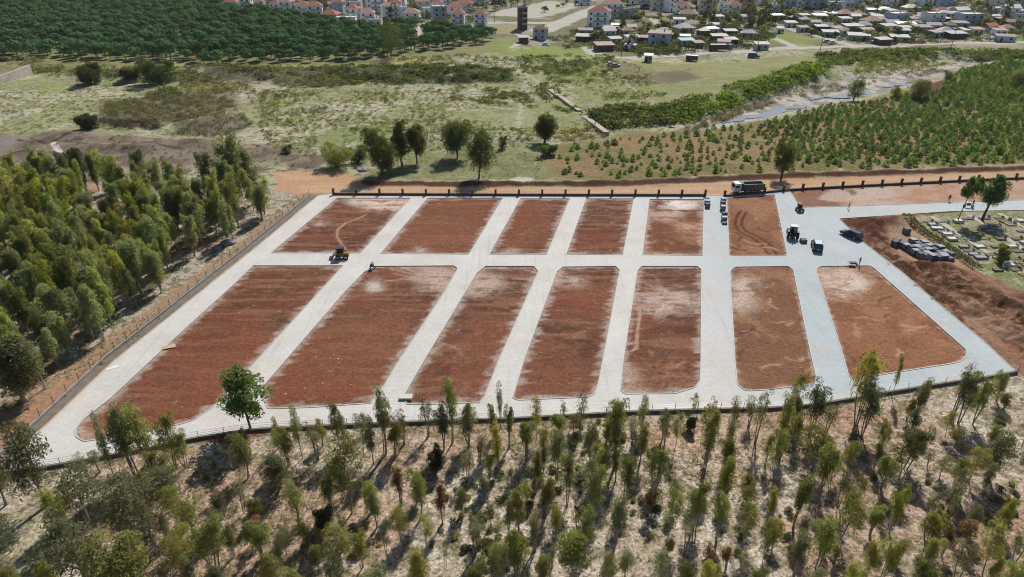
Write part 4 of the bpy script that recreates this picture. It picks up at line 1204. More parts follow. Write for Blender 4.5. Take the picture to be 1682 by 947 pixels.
# ------------------------------------------------------------------ young plantation
def sapling(seed, lm):
    g = np.random.default_rng(seed)
    L = []
    for k in range(7):
        z = .25 + k * .25; r = .9 * (1 - (k / 7.6) ** 1.7)
        L.append(blob_leaves((g.normal() * .06, g.normal() * .06, z), (r, r, .32), 34 - 3 * k, .26, .34, g, -.8, .6, -.4))
    V, F = join(L)
    o = bpy.data.objects.new('young_conifer', np_mesh('young_conifer', V, F, lm, cols=leaf_cols(len(V), g, .7, 1.3)))
    link(o)
    return Proto(o), (V, F)
SAP_L = leaf_mat('young_conifer_needles', (0.185, 0.265, 0.095), 0.55, 0.38)
saps = [sapling(800 + k, SAP_L) for k in range(5)]
PLANT = GP([(900, 262), (940, 240), (1010, 228), (1130, 214), (1290, 198), (1345, 176), (1440, 165), (1540, 150), (1580, 112), (1640, 104), (1800, 98), (1800, 262), (1500, 276), (1300, 284), (1180, 288), (1000, 294), (915, 286)])
lo, hi = PLANT.min(0), PLANT.max(0)
ang = R(24)
pts = []
for i in range(-140, 140):
    for j in range(-140, 140):
        u, v = i * 2.7, j * 2.1
        x = 120 + u * math.cos(ang) - v * math.sin(ang) + rnd.uniform(-.8, .8); y = 250 + u * math.sin(ang) + v * math.cos(ang) + rnd.uniform(-.8, .8)
        if not (lo[0] < x < hi[0] and lo[1] < y < hi[1]) or not inside(x, y, PLANT): continue
        px, py = proj(x, y)
        if px > 1700: continue
        dens = .38 + .60 * float(sst(1040, 1330, px)) * float(sst(286, 245, py)) + 0.1 * float(sst(1000, 1400, px))
        if rnd.random() > dens * (0.45 + 1.1 * float(fbm(np.array([x]), np.array([y]), .06, 3, 66)[0])): continue
        if abs(px - (1132 + (py - 212) * .32)) < 5 and py < 265: continue
        pts.append((y, x, px, py))
pts.sort()
print('saplings', len(pts))
restV, restF, restC, nb_ = [], [], [], 0
for i, (y, x, px, py) in enumerate(pts):
    s = rnd.uniform(.5, 1.15) * (1.0 + .25 * float(sst(1200, 1500, px)))
    sz = s * rnd.uniform(.55, .9)
    if i < 300:
        o = rnd.choice(saps)[0].put(x, y, gz(x, y), rnd.uniform(0, 6.28), (s, s, sz))
        where = 'sparse western end of the plantation' if px < 1130 else 'near edge of the plantation above the dirt road'
        tag(o, f'small bushy young conifer at the {where}', 'young tree', 'young conifers at the ' + where); REG.append((o, px))
    else:
        V, F = rnd.choice(saps)[1]
        v = V * np.array((s, s, sz)) + np.array((x, y, gz(x, y)))
        restV.append(v); restF.append(F + nb_); nb_ += len(v)
        restC.append(leaf_cols(len(v), rng, .7, 1.3) * rnd.uniform(.65, 1.35))
me = np_mesh('far_plantation', np.concatenate(restV), np.concatenate(restF), SAP_L, cols=np.concatenate(restC))
o = bpy.data.objects.new('far_plantation', me); link(o)
tag(o, 'farther rows of the young conifer plantation beside the river', 'plantation', kind='stuff')

# ------------------------------------------------------------------ scrub, reeds and tufts that nobody could count
def scrub_template(seed, n=26, w=.3, h=.4, up=0.0):
    g = np.random.default_rng(seed)
    return blob_leaves((0, 0, .35), (1, 1, .75), n, w, h, g, -up, .5, -.1)

def scatter(name, label, cat, regions, lm, leafs=26, w=.34, h=.45, up=0.0):
    """regions: (polygon px, count, size lo, size hi, rgb multiplier, clumping)"""
    tmpl = [scrub_template(900 + k, leafs, w, h, up) for k in range(6)]
    VV, FF, CC, b = [], [], [], 0
    for poly, cnt, s0, s1, tint, clump in regions:
        P = GP(poly); lo, hi = P.min(0), P.max(0)
        k = int(cnt * 6)
        x = rng.uniform(lo[0], hi[0], k); y = rng.uniform(lo[1], hi[1], k)
        ok = (sdist(x, y, P) > 0) & (fbm(x, y, .08, 3, 33) + rng.uniform(-.12, .12, k) > clump)
        x, y = x[ok][:cnt], y[ok][:cnt]
        z = relief(x, y)
        for i in range(len(x)):
            V, F = tmpl[i % 6]
            s = rng.uniform(s0, s1)
            a = rng.uniform(0, 6.28); ca, sa = math.cos(a), math.sin(a)
            v = V @ np.array([[ca, sa, 0], [-sa, ca, 0], [0, 0, 1]]) * np.array((s, s, s * rng.uniform(.6, 1.1))) + np.array((x[i], y[i], z[i] - .05))
            VV.append(v); FF.append(F + b); b += len(v)
            CC.append(leaf_cols(len(v), rng, .75, 1.25) * np.array(tint) * rng.uniform(.75, 1.25))
    me = np_mesh(name, np.concatenate(VV), np.concatenate(FF), lm, cols=np.concatenate(CC))
    o = bpy.data.objects.new(name, me); link(o); tag(o, label, cat, kind='stuff')
    print(name, len(me.polygons))

SCRUB = leaf_mat('scrub_leaves', (0.180, 0.198, 0.108), 0.5, 0.0)
GREEN = (1.0, 1.35, .55); DARK = (.66, .72, .55); GREY = (1.35, 1.2, 1.25); DRY = (1.75, 1.45, 1.35); OLIVE = (1.15, 1.1, .7)
scatter('meadow_scrub', 'dense dark scrub on the banks across the meadow', 'scrub', [
    ([(560, 110), (640, 106), (760, 110), (842, 122), (842, 140), (740, 136), (640, 140), (560, 132)], 620, .8, 2.0, DARK, .36),
    ([(430, 118), (560, 112), (600, 135), (540, 146), (430, 140)], 300, .8, 1.8, (1.0, .95, .85), .4),
    ([(90, 116), (330, 116), (440, 112), (440, 138), (330, 138), (230, 135), (90, 122)], 420, .8, 1.9, (.85, .85, .75), .42),
    ([(300, 130), (400, 135), (420, 160), (340, 160), (300, 150)], 170, .8, 1.8, GREY, .42),
    ([(845, 96), (980, 88), (1015, 98), (1000, 124), (860, 122)], 420, .6, 1.6, (.8, .9, .6), .42),
    ([(640, 96), (760, 90), (850, 100), (850, 118), (700, 112)], 240, .5, 1.3, (1.0, 1.0, .8), .44),
    ([(60, 112), (330, 112), (560, 106), (560, 116), (330, 126), (90, 128)], 260, .6, 1.5, (.8, .85, .65), .44),
    ([(900, 128), (960, 120), (1060, 128), (1100, 160), (1000, 165), (920, 150)], 160, .6, 1.4, (.95, 1.05, .7), .48),
    ([(870, 150), (900, 135), (960, 180), (930, 190)], 90, .6, 1.4, DARK, .4),
    ([(840, 150), (900, 175), (870, 182), (740, 165), (750, 145)], 240, .5, 1.2, (.85, .85, .7), .45),
    ([(960, 190), (1000, 175), (1060, 180), (1110, 190), (1110, 205), (1060, 208), (1000, 212)], 260, 1.0, 2.4, DARK, .3),
    ([(890, 218), (970, 205), (1000, 222), (930, 232)], 110, .6, 1.3, DRY, .4),
    ([(430, 150), (560, 150), (740, 150), (860, 165), (860, 215), (560, 215), (430, 200)], 1300, .22, .8, (1.25, 1.2, 1.0), .44),
    ([(600, 135), (860, 130), (900, 150), (860, 170), (600, 170)], 420, .25, .9, (1.15, 1.15, .9), .44),
    ([(560, 200), (880, 190), (900, 232), (560, 236)], 360, .2, .7, (1.2, 1.2, .85), .44),
    ([(0, 150), (200, 135), (300, 150), (300, 215), (0, 222)], 750, .2, .65, (1.2, 1.15, 1.0), .44),
    ([(420, 190), (520, 200), (520, 262), (440, 240)], 200, .3, .9, (1.0, 1.0, .75), .42),
    ([(880, 100), (1000, 98), (1060, 112), (1090, 150), (1040, 185), (960, 185), (920, 140)], 420, .25, .8, (1.0, 1.05, .7), .44),
    ([(600, 215), (860, 200), (890, 240), (590, 250)], 260, .25, .8, (1.0, 1.0, .75), .44),
    ([(20, 225), (440, 235), (520, 280), (440, 268), (100, 285)], 160, .2, .7, (.9, .85, .75), .46),
    ([(0, 95), (60, 95), (110, 112), (60, 125)], 60, .8, 1.8, (.9, .95, .7), .4),
], SCRUB)
scatter('riverside_thicket', 'bright and dark green thicket along the north bank of the river', 'thicket', [
    ([(1095, 196), (1160, 176), (1260, 140), (1330, 118), (1360, 128), (1280, 150), (1190, 180), (1120, 205)], 620, .9, 2.2, GREEN, .30),
    ([(1040, 190), (1120, 172), (1170, 165), (1130, 195), (1080, 206)], 240, 1.0, 2.2, (.8, .95, .55), .32),
    ([(1180, 150), (1290, 118), (1350, 100), (1400, 92), (1420, 104), (1330, 128), (1230, 160)], 420, .9, 2.2, (.75, .95, .55), .33),
    ([(1340, 92), (1440, 84), (1560, 82), (1700, 84), (1700, 102), (1560, 98), (1440, 104), (1360, 116)], 900, 1.0, 2.4, (.72, .85, .6), .32),
    ([(1420, 98), (1520, 96), (1600, 100), (1500, 110), (1400, 122)], 260, .6, 1.4, (1.2, 1.25, .7), .4),
], SCRUB)
scatter('river_reeds', 'dry grey reeds along the river and the meadow pool', 'reeds', [
    ([(1125, 208), (1200, 178), (1290, 150), (1340, 138), (1350, 146), (1290, 160), (1210, 188), (1130, 216)], 420, .5, 1.3, DRY, .36),
    ([(1300, 150), (1440, 118), (1540, 108), (1560, 114), (1440, 132), (1330, 158)], 300, .4, 1.1, DRY, .42),
    ([(165, 178), (260, 156), (380, 160), (390, 180), (300, 200), (200, 205), (168, 200)], 620, .6, 1.4, (1.55, 1.45, 1.25), .32),
    ([(170, 170), (210, 166), (215, 185), (175, 190)], 60, .7, 1.4, (1.5, 1.6, .7), .3),
    ([(245, 150), (300, 148), (300, 165), (250, 170)], 70, .8, 1.6, (1.1, 1.4, .6), .3),
    ([(165, 198), (260, 205), (270, 212), (170, 212)], 110, .8, 1.5, (1.0, .85, .95), .25),
    ([(280, 222), (310, 195), (400, 190), (420, 205), (350, 225)], 260, .4, 1.0, (1.5, 1.35, 1.4), .38),
    ([(400, 150), (520, 148), (540, 185), (430, 195)], 230, .4, 1.0, (1.2, 1.15, 1.0), .42),
], leaf_mat('reed_blades', (0.125, 0.122, 0.085), 0.35, 0.0), 22, .16, .9, 2.5)
scatter('undergrowth', 'dry grey and olive undergrowth between the foreground trees', 'undergrowth', [
    ([(0, 765), (640, 700), (1160, 680), (1560, 636), (1760, 640), (1760, 1010), (-60, 1010)], 320, .25, .6, (1.2, 1.12, .9), .42),
    ([(820, 700), (1160, 690), (1160, 820), (820, 840)], 170, .3, .75, (.85, .95, .6), .38),
    ([(130, 780), (520, 740), (560, 940), (100, 960)], 170, .3, .8, (.95, .95, .75), .38),
    ([(0, 330), (420, 330), (300, 450), (0, 680)], 420, .4, 1.1, (.8, .85, .62), .38),
], SCRUB, 30, .16, .36, 1.0)
scatter('grass_tufts', 'short tufts of weeds and dry grass spread over the open ground', 'grass', [
    ([(890, 262), (1010, 230), (1290, 200), (1440, 168), (1600, 112), (1720, 110), (1720, 268), (1180, 290), (1000, 298)], 900, .15, .45, (1.3, 1.3, .7), .42),
    ([(590, 262), (860, 248), (900, 292), (620, 298)], 260, .2, .6, (1.1, 1.2, .65), .45),
    ([(0, 690), (330, 425), (440, 350), (510, 318), (460, 360), (200, 575), (60, 690)], 420, .15, .4, (1.2, 1.2, .7), .45),
    ([(0, 760), (640, 698), (1160, 676), (1560, 632), (1760, 640), (1760, 1010), (-60, 1010)], 3800, .08, .24, (1.15, 1.08, .84), .38),
    ([(0, 320), (430, 320), (300, 450), (0, 690)], 900, .15, .5, (1.0, 1.0, .7), .40),
    ([(1490, 360), (1690, 348), (1690, 470), (1610, 445)], 360, .12, .34, (1.5, 2.0, .6), .42),
    ([(1440, 420), (1560, 450), (1690, 520), (1690, 600), (1620, 560)], 160, .15, .5, (1.0, .85, .7), .5),
], SCRUB, 14, .3, .5)

def stones():
    g = np.random.default_rng(77); V, F, b = [], [], 0
    rr = random.Random(6)
    for k in range(900):
        if k < 520:
            q = PLOTS[rr.choice(list(PLOTS))]; x, y = G(rr.uniform(min(p[0] for p in q), max(p[0] for p in q)), rr.uniform(min(p[1] for p in q), max(p[1] for p in q)))
            if not any(inside(x, y, P_) for P_ in GPLOT.values()): continue
            z = 0.0
        else:
            px = rr.uniform(0, 1690); y0 = float(np.interp(px, [0, 107, 640, 1160, 1436, 1690], [800, 775, 708, 684, 662, 625]))
            x, y = G(px, rr.uniform(y0, 950)); z = gz(x, y)
        r = rr.uniform(.05, .17); a = rr.uniform(0, 6.28)
        c = np.array([(-1, -.7, 0), (1, -.6, 0), (.8, .8, 0), (-.9, .7, 0), (-.5, -.4, .55), (.5, -.3, .7), (.4, .5, .6), (-.5, .3, .5)]) * r * g.uniform(.75, 1.25, (8, 3))
        rot = np.array([[math.cos(a), math.sin(a), 0], [-math.sin(a), math.cos(a), 0], [0, 0, 1]])
        V.append(c @ rot + np.array((x, y, z))); F.append(np.array([(4, 5, 6, 7), (0, 1, 5, 4), (1, 2, 6, 5), (2, 3, 7, 6), (3, 0, 4, 7)]) + b); b += 8
    o = bpy.data.objects.new('loose_stones', np_mesh('loose_stones', np.concatenate(V), np.concatenate(F), mat('pale_limestone', A(206, 194, 182), .95, var=.2)))
    link(o); tag(o, 'pale loose stones lying over the red lots and the foreground', 'stones', kind='stuff')
stones()

# low dark shrubs one can tell apart on the stony foreground
def shrub_proto(seed):
    g = np.random.default_rng(seed)
    V, F = join([blob_leaves((g.normal() * .25, g.normal() * .25, .35), (.5, .5, .42), 60, .16, .24, g, -.5, .6, -.2) for _ in range(3)])
    o = bpy.data.objects.new('low_shrub', np_mesh('low_shrub', V, F, LEAF['d'] if seed % 2 else LEAF['o'], cols=leaf_cols(len(V), g)))
    return Proto(link(o))
shr = [shrub_proto(960 + k) for k in range(4)]
for (cx, cy, rx, ry, n) in ((790, 835, 55, 45, 34), (960, 720, 45, 30, 22), (1060, 730, 30, 25, 10), (1650, 845, 35, 40, 22), (1560, 830, 30, 25, 9), (1075, 850, 30, 40, 14), (900, 800, 60, 30, 20), (800, 900, 40, 40, 16), (1560, 860, 40, 20, 9), (600, 900, 60, 30, 5), (350, 780, 50, 30, 5), (1480, 760, 80, 40, 8), (1250, 850, 60, 50, 7)):
    for _ in range(n):
        px, py = cx + rnd.gauss(0, .55) * rx, cy + rnd.gauss(0, .55) * ry
        x, y = G(px, py)
        s = rnd.uniform(.35, .85)
        o = rnd.choice(shr).put(x, y, gz(x, y) - .05, rnd.uniform(0, 6.28), (s, s, s * rnd.uniform(.8, 1.1)))
        near = 'below the fourth lot' if 700 < cx < 1000 else 'below the fifth lot' if cx < 1170 and cx > 1000 else 'below the seventh lot' if cx > 1400 else 'under the foreground trees'
        tag(o, f'small dark cushion shrub on the stony ground {near}', 'shrub', 'cushion shrubs on the stony ground ' + near); REG.append((o, px))

# ------------------------------------------------------------------ vehicles and machines
GLASS = mat('dark_car_glass', (0.015, 0.018, 0.022), 0.08, 0.0, var=0.05, spec=0.8)
TYRE = mat('black_rubber', (0.018, 0.018, 0.018), 0.9, var=0.2)
CHROME = mat('wheel_alloy', (0.45, 0.45, 0.46), 0.35, 0.8)
LAMP_R = mat('red_tail_lens', (0.25, 0.02, 0.015), 0.3, var=0.05)
LAMP_W = mat('clear_lamp_lens', (0.7, 0.7, 0.68), 0.2, var=0.05)
PLATE = mat('white_plate', (0.7, 0.7, 0.7), 0.5, var=0.03)

def wheel(parent, x, y, r, w, name='wheel'):
    m = MB(); m.cyl((0, -w / 2, 0), (0, w / 2, 0), r, n=18)
    o = m.build(name, TYRE, parent, (x, y, r), bevel=0.03)
    c = MB(); c.cyl((0, -w / 2 - .012, 0), (0, w / 2 + .012, 0), r * .58, n=14)
    c.build('rim', CHROME, o)
    return o

def loft(sections, mi=0):
    """sections: list of closed rings with equal counts"""
    mb = MB(); n = len(sections[0]); vs = [p for s in sections for p in s]; fs = []
    for i in range(len(sections) - 1):
        for j in range(n):
            fs.append((i * n + j, i * n + (j + 1) % n, (i + 1) * n + (j + 1) % n, (i + 1) * n + j))
    fs.append(tuple(range(n - 1, -1, -1))); k = (len(sections) - 1) * n; fs.append(tuple(k + j for j in range(n)))
    mb.add(vs, fs, mi); return mb

def ring(x, hw, z0, z1, tuck=.92):
    """car cross-section: sill, belly of the door, shoulder"""
    zm = z0 + (z1 - z0) * .5
    return [(x, -hw * .93, z0), (x, hw * .93, z0), (x, hw, zm), (x, hw * tuck, z1), (x, -hw * tuck, z1), (x, -hw, zm)]

def make_car(name, paint, roofm, L_=4.4, W=1.82, Hh=1.62, suv=True):
    root = empty(name, 0, 0)
    hw = W / 2; h = L_ / 2
    belt = Hh * .60
    body = loft([ring(-h, hw * .86, .42, belt * .92), ring(-h + .18, hw * .97, .3, belt), ring(-h + .9, hw, .28, belt), ring(.3, hw, .28, belt), ring(h - 1.2, hw, .28, belt * .98), ring(h - .35, hw * .95, .3, belt * .84), ring(h, hw * .8, .42, belt * .7)])
    body.build('body', paint, root, bevel=.05)
    tail = -h + (.12 if suv else .5)
    cab = loft([[(tail, -hw * .88, belt - .02), (tail, hw * .88, belt - .02), (tail + .25, hw * .72, Hh - .06), (tail + .25, -hw * .72, Hh - .06)],
                [(0, -hw * .9, belt - .02), (0, hw * .9, belt - .02), (0, hw * .75, Hh - .04), (0, -hw * .75, Hh - .04)],
                [(h - 1.15, -hw * .86, belt - .04), (h - 1.15, hw * .86, belt - .04), (h - 1.95, hw * .72, Hh - .07), (h - 1.95, -hw * .72, Hh - .07)]])
    cab.build('window_glass', GLASS, root)
    rf = loft([[(tail + .2, -hw * .74, Hh - .07), (tail + .2, hw * .74, Hh - .07), (tail + .22, hw * .66, Hh), (tail + .22, -hw * .66, Hh)],
               [(0, -hw * .78, Hh - .05), (0, hw * .78, Hh - .05), (0, hw * .7, Hh + .03), (0, -hw * .7, Hh + .03)],
               [(h - 1.9, -hw * .74, Hh - .08), (h - 1.9, hw * .74, Hh - .08), (h - 1.95, hw * .66, Hh - .01), (h - 1.95, -hw * .66, Hh - .01)]])
    rf.build('roof', roofm, root)
    pl = MB()
    for s in (-1, 1):
        for x0, x1 in ((tail + .02, tail + .27), (-.62, -.62), (.28, .28), (h - 1.17, h - 1.96)):
            pl.cyl((x0, s * hw * .885, belt), (x1, s * hw * .735, Hh - .05), .035, n=5)
    pl.build('pillar', paint, root)
    for x in (-h + .85, h - .85):
        for s in (-1, 1): wheel(root, x, s * (hw - .09), .34, .22)
    for s in (-1, 1):
        q = MB(); q.box((-h + .03, s * hw * .72, belt * .8), (.1, .26, .2)); q.build('tail_light', LAMP_R, root)
        q = MB(); q.box((h - .07, s * hw * .6, belt * .62), (.14, .36, .13)); q.build('headlight', LAMP_W, root)
        q = MB(); q.box((h - 1.35, s * (hw + .08), belt + .06), (.14, .18, .12)); q.build('wing_mirror', paint, root)
    q = MB(); q.box((-h - .01, 0, .6), (.03, .5, .12)); q.build('number_plate', PLATE, root)
    return root

def face(px0, py0, px1, py1):
    a, b = G(px0, py0), G(px1, py1)
    return math.atan2(b[1] - a[1], b[0] - a[0])

silver = make_car('parked_car', mat('dark_grey_paint', (0.05, 0.053, 0.06), 0.3, 0.4, var=.05, spec=.6), mat('silver_roof_paint', (0.30, 0.34, 0.40), 0.25, 0.5, var=.05), 4.5, 1.85, 1.72)
x, y = G(1341, 407.5); silver.location = (x, y, PAVE_Z); silver.rotation_euler = (0, 0, face(1341, 412, 1336, 392))
tag(silver, 'dark grey car with pale roof standing in the middle of the paved yard', 'car')
blue = make_car('parked_car', mat('navy_paint', (0.018, 0.03, 0.075), 0.25, 0.3, var=.05, spec=.7), mat('navy_roof_paint', (0.05, 0.08, 0.15), 0.2, 0.4, var=.05), 4.5, 1.8, 1.52)
x, y = G(1397, 389); blue.location = (x, y, PAVE_Z); blue.rotation_euler = (0, 0, face(1405, 391.5, 1388, 384.5))
tag(blue, 'navy blue car parked at the yard edge beside the dark earth heap', 'car')

def make_tipper():
    root = empty('tipper_truck', 0, 0)
    white = mat('white_cab_paint', (0.62, 0.66, 0.72), 0.35, var=.06); grey = mat('tipper_body_grey', (0.10, 0.115, 0.12), 0.6, 0.2, var=.25, scale=1.5)
    dark = mat('chassis_black', (0.03, 0.03, 0.032), 0.7)
    c = MB(); c.prism([(2.35, .75), (4.1, .75), (4.15, 1.7), (3.98, 2.75), (3.7, 2.95), (2.35, 2.95)], -1.22, 1.22, 'y')
    c.build('cab', white, root, bevel=.06)
    g = MB(); g.add([(4.168, -1.02, 1.75), (4.168, 1.02, 1.75), (4.008, .98, 2.62), (4.008, -.98, 2.62)], [(0, 1, 2, 3)])
    g.build('windscreen', GLASS, root)
    for s in (-1, 1):
        w = MB(); w.add([(2.75, s * 1.232, 1.75), (3.85, s * 1.232, 1.75), (3.72, s * 1.232, 2.5), (2.75, s * 1.232, 2.5)], [(0, 1, 2, 3)]); w.build('side_window', GLASS, root)
        w = MB(); w.box((4.14, s * .95, 1.0), (.1, .34, .2)); w.build('headlight', LAMP_W, root)
        w = MB(); w.box((3.95, s * 1.42, 2.2), (.1, .18, .55)); w.build('wing_mirror', dark, root)
    ch = MB(); ch.box((-.4, 0, .78), (7.2, .9, .28)); ch.build('chassis', dark, root)
    b = MB()
    b.box((-1.05, 0, 1.08), (6.1, 2.3, .12))
    for s in (-1, 1):
        b.box((-1.05, s * 1.18, 1.85), (6.1, .1, 1.5))
        for k in range(7): b.box((-3.9 + k * .95, s * 1.27, 1.8), (.1, .09, 1.4))
        b.box((-1.05, s * 1.2, 2.64), (6.2, .18, .1))
    b.box((2.0, 0, 1.95), (.1, 2.3, 1.9)); b.box((1.95, 0, 2.95), (.5, 2.4, .1))
    b.build('tipper_body', grey, root)
    tg = MB(); tg.box((-4.13, 0, 1.8), (.1, 2.3, 1.45)); tg.build('tailgate', grey, root)
    ld = MB(); ld.add([(-4, -1.1, 1.75), (1.9, -1.1, 1.75), (1.9, 1.1, 1.75), (-4, 1.1, 1.75), (-2.4, 0, 2.35), (.5, .1, 2.4)], [(0, 1, 5, 4), (1, 2, 5), (2, 3, 4, 5), (3, 0, 4)])
    ld.build('gravel_load', mat('gravel_load', A(150, 146, 140), 1, var=.3, scale=6), root)
    for x in (3.2, -1.5, -2.75):
        for s in (-1, 1): wheel(root, x, s * 1.03, .5, .34 if x > 0 else .5)
    for s in (-1, 1):
        w = MB(); w.box((-4.2, s * .9, .75), (.06, .3, .14)); w.build('tail_light', LAMP_R, root)
        w = MB(); w.box((.6, s * 1.0, .72), (1.1, .45, .5)); w.build('fuel_tank', CHROME, root)
    return root
tip = make_tipper()
x, y = G(1227, 316); tip.location = (x, y, gz(x, y) + .02); tip.rotation_euler = (0, 0, face(1240, 315, 1205, 316.5)); tip.scale = (.88, .88, .88)
tag(tip, 'tipper truck with white cab and grey body on the orange dirt road', 'truck')

YEL = mat('machine_yellow', (0.26, 0.18, 0.025), 0.6, var=.15)
BLK = mat('machine_black', (0.02, 0.02, 0.022), 0.6)
def make_skid(name, paint, arms=True):
    root = empty(name, 0, 0)
    b = MB(); b.prism([(-1.5, .5), (1.0, .42), (1.0, .95), (-.5, 1.1), (-1.5, 1.15)], -.62, .62, 'y'); b.build('body', paint, root, bevel=.04)
    c = MB()
    for x in (-.55, .75):
        for s in (-1, 1): c.box((x, s * .5, 1.55), (.09, .09, 1.1))
    c.box((.1, 0, 1.5), (1.0, .86, .8)); c.build('cab', BLK, root)
    rf = MB(); rf.box((.1, 0, 2.14), (1.5, 1.15, .09)); rf.build('roof', BLK, root, bevel=.02)
    for x in (-.9, .55):
        for s in (-1, 1): wheel(root, x, s * .78, .42, .3)
    if arms:
        for s in (-1, 1):
            a = MB(); a.cyl((-1.3, s * .66, 1.3), (.9, s * .66, 1.15), .09, n=6); a.cyl((.9, s * .66, 1.15), (1.55, s * .6, .4), .09, n=6); a.build('lift_arm', paint, root)
        k = MB(); k.prism([(1.5, .1), (2.2, .08), (2.25, .14), (1.65, .2), (1.6, .62), (1.5, .62)], -.85, .85, 'y'); k.build('bucket', BLK, root)
    return root
sk = make_skid('skid_loader', YEL)
x, y = G(561, 424); sk.location = (x, y, PAVE_Z); sk.rotation_euler = (0, 0, R(186)); sk.scale = (1.0,) * 3
tag(sk, 'yellow and black skid loader on the cross street by the first upper lot', 'loader')

def make_tractor():
    root = empty('backhoe_tractor', 0, 0)
    pm = mat('tractor_dark_paint', (0.05, 0.045, 0.03), 0.5, var=.2)
    b = MB(); b.box((1.1, 0, 1.1), (2.0, .8, .7)); b.box((-.3, 0, .9), (1.6, .9, .5)); b.build('bonnet', pm, root, bevel=.06)
    c = MB()
    for px_ in (-.95, .3):
        for s in (-1, 1): c.box((px_, s * .68, 1.95), (.09, .09, 1.5))
    c.build('cab_frame', BLK, root)
    g = MB(); g.box((-.32, 0, 1.75), (1.15, 1.2, 1.3)); g.build('cab_glass', GLASS, root)
    rf = MB(); rf.box((-.32, 0, 2.74), (1.6, 1.6, .12)); rf.build('roof', mat('tractor_roof_grey', (.36, .37, .38), .5, var=.1), root, bevel=.04)
    for s in (-1, 1):
        wheel(root, -.75, s * .95, .78, .46); wheel(root, 1.55, s * .85, .48, .34)
        a = MB(); a.cyl((.9, s * .55, 1.5), (2.6, s * .55, .6), .09, n=6); a.build('loader_arm', pm, root)
        d = MB(); d.box((-.75, s * .95, 1.62), (1.3, .5, .07)); d.build('mudguard', pm, root)
    k = MB(); k.prism([(2.5, .2), (3.2, .15), (3.2, .22), (2.7, .3), (2.6, .85), (2.5, .85)], -1.0, 1.0, 'y'); k.build('front_bucket', BLK, root)
    bo = MB(); bo.box((-1.45, 0, .9), (.35, 1.5, .35)); bo.cyl((-1.5, 0, 1.0), (-2.0, .1, 2.5), .13, n=6); bo.cyl((-2.0, .1, 2.5), (-2.6, .15, 1.2), .1, n=6); bo.build('backhoe_boom', pm, root)
    bk = MB(); bk.prism([(-2.75, .7), (-2.4, .7), (-2.35, 1.2), (-2.55, 1.25)], -.2, .5, 'y'); bk.build('backhoe_bucket', BLK, root)
    return root
tr = make_tractor()
x, y = G(1301, 389); tr.location = (x, y, PAVE_Z); tr.rotation_euler = (0, 0, face(1301, 395, 1297, 375)); tr.scale = (.92,) * 3
tag(tr, 'dark backhoe tractor seen from behind, standing on the paved street', 'tractor')
rol = make_skid('plate_compactor_cart', mat('olive_machine_paint', (0.10, 0.12, 0.05), .6), False)
x, y = G(1312.5, 346.5); rol.location = (x, y, PAVE_Z); rol.rotation_euler = (0, 0, R(100)); rol.scale = (.72, .72, .78)
tag(rol, 'small olive site machine at the yard corner near the fence', 'machine')

# pallets of paving blocks
BLOCK = mat('grey_paving_blocks', A(120, 122, 130), .9, var=.35, scale=3)
WRAP = mat('dark_pallet_cover', (0.05, 0.05, 0.055), .6, var=.3, scale=2)
WOOD_M = mat('pallet_wood', A(150, 118, 86), .9, var=.25, scale=5)
def make_pallet(h=1.0, top=BLOCK, side=BLOCK):
    root = empty('block_pallet', 0, 0)
    p = MB()
    for yy_ in (-.48, 0, .48): p.box((0, yy_, .05), (1.15, .12, .1))
    for k in range(5): p.box((-.48 + k * .24, 0, .125), (.16, 1.12, .03))
    p.build('pallet_base', WOOD_M, root)
    b = MB(); rr = random.Random(int(h * 100))
    for i in range(4):
        for j in range(4):
            for k in range(3):
                zz = .145 + h / 3 * (k + .5)
                b.box((-.42 + i * .28, -.42 + j * .28, zz), (.27, .27, h / 3 - .012 + rr.uniform(-.01, .01)))
    b.build('block_stack', side, root)
    if top is not side:
        t = MB(); t.box((0, 0, h + .17), (1.2, 1.2, .05)); t.box((0, -.6, h * .65 + .1), (1.2, .03, h * .8)); t.box((-.6, 0, h * .7 + .1), (.03, 1.2, h * .7)); t.build('wrapping', top, root)
    return root
pal = [Proto(make_pallet(1.0)), Proto(make_pallet(1.05, mat('grey_wrap', A(136, 140, 150), .5, var=.25), mat('dark_grey_blocks', A(92, 94, 100), .9, var=.25)))]  # second kind has darker grey blocks under a lighter wrap
a0 = np.array(G(1479, 404)); a1 = np.array(G(1533, 436)); e1 = (a1 - a0) / np.linalg.norm(a1 - a0); e2 = np.array((-e1[1], e1[0]))
if e2[1] < 0: e2 = -e2
nL = int(np.linalg.norm(a1 - a0) / 1.32)
cnt = 0
for i in range(nL + 1):
    for j in range(5):
        if (i < 1 and j > 3) or (i > nL - 1 and j > 3) or rnd.random() < .05: continue
        p = a0 + e1 * 1.32 * i + e2 * 1.3 * j + np.array((rnd.uniform(-.08, .08), rnd.uniform(-.08, .08)))
        o = pal[cnt % 2].put(p[0], p[1], gz(*p), math.atan2(e1[1], e1[0]) + rnd.uniform(-.14, .14), (1, 1, rnd.uniform(.85, 1.2)))
        tag(o, 'pallet of grey paving blocks in the tight row beside the embankment', 'pallet', 'pallets in the block beside the embankment'); cnt += 1
for (px, py, rz, lab) in ((1471, 401, .5, 'pallet of paving blocks standing just outside the end of the big block'), (1469, 404, .4, 'pallet of paving blocks at the yard side end, nearest the street'), (1488, 383, .2, 'lone pallet of paving blocks behind the big block, by the hedge')):
    x, y = G(px, py); o = pal[0].put(x, y, gz(x, y), rz); tag(o, lab, 'pallet', 'pallets beside the embankment'); REG.append((o, px))
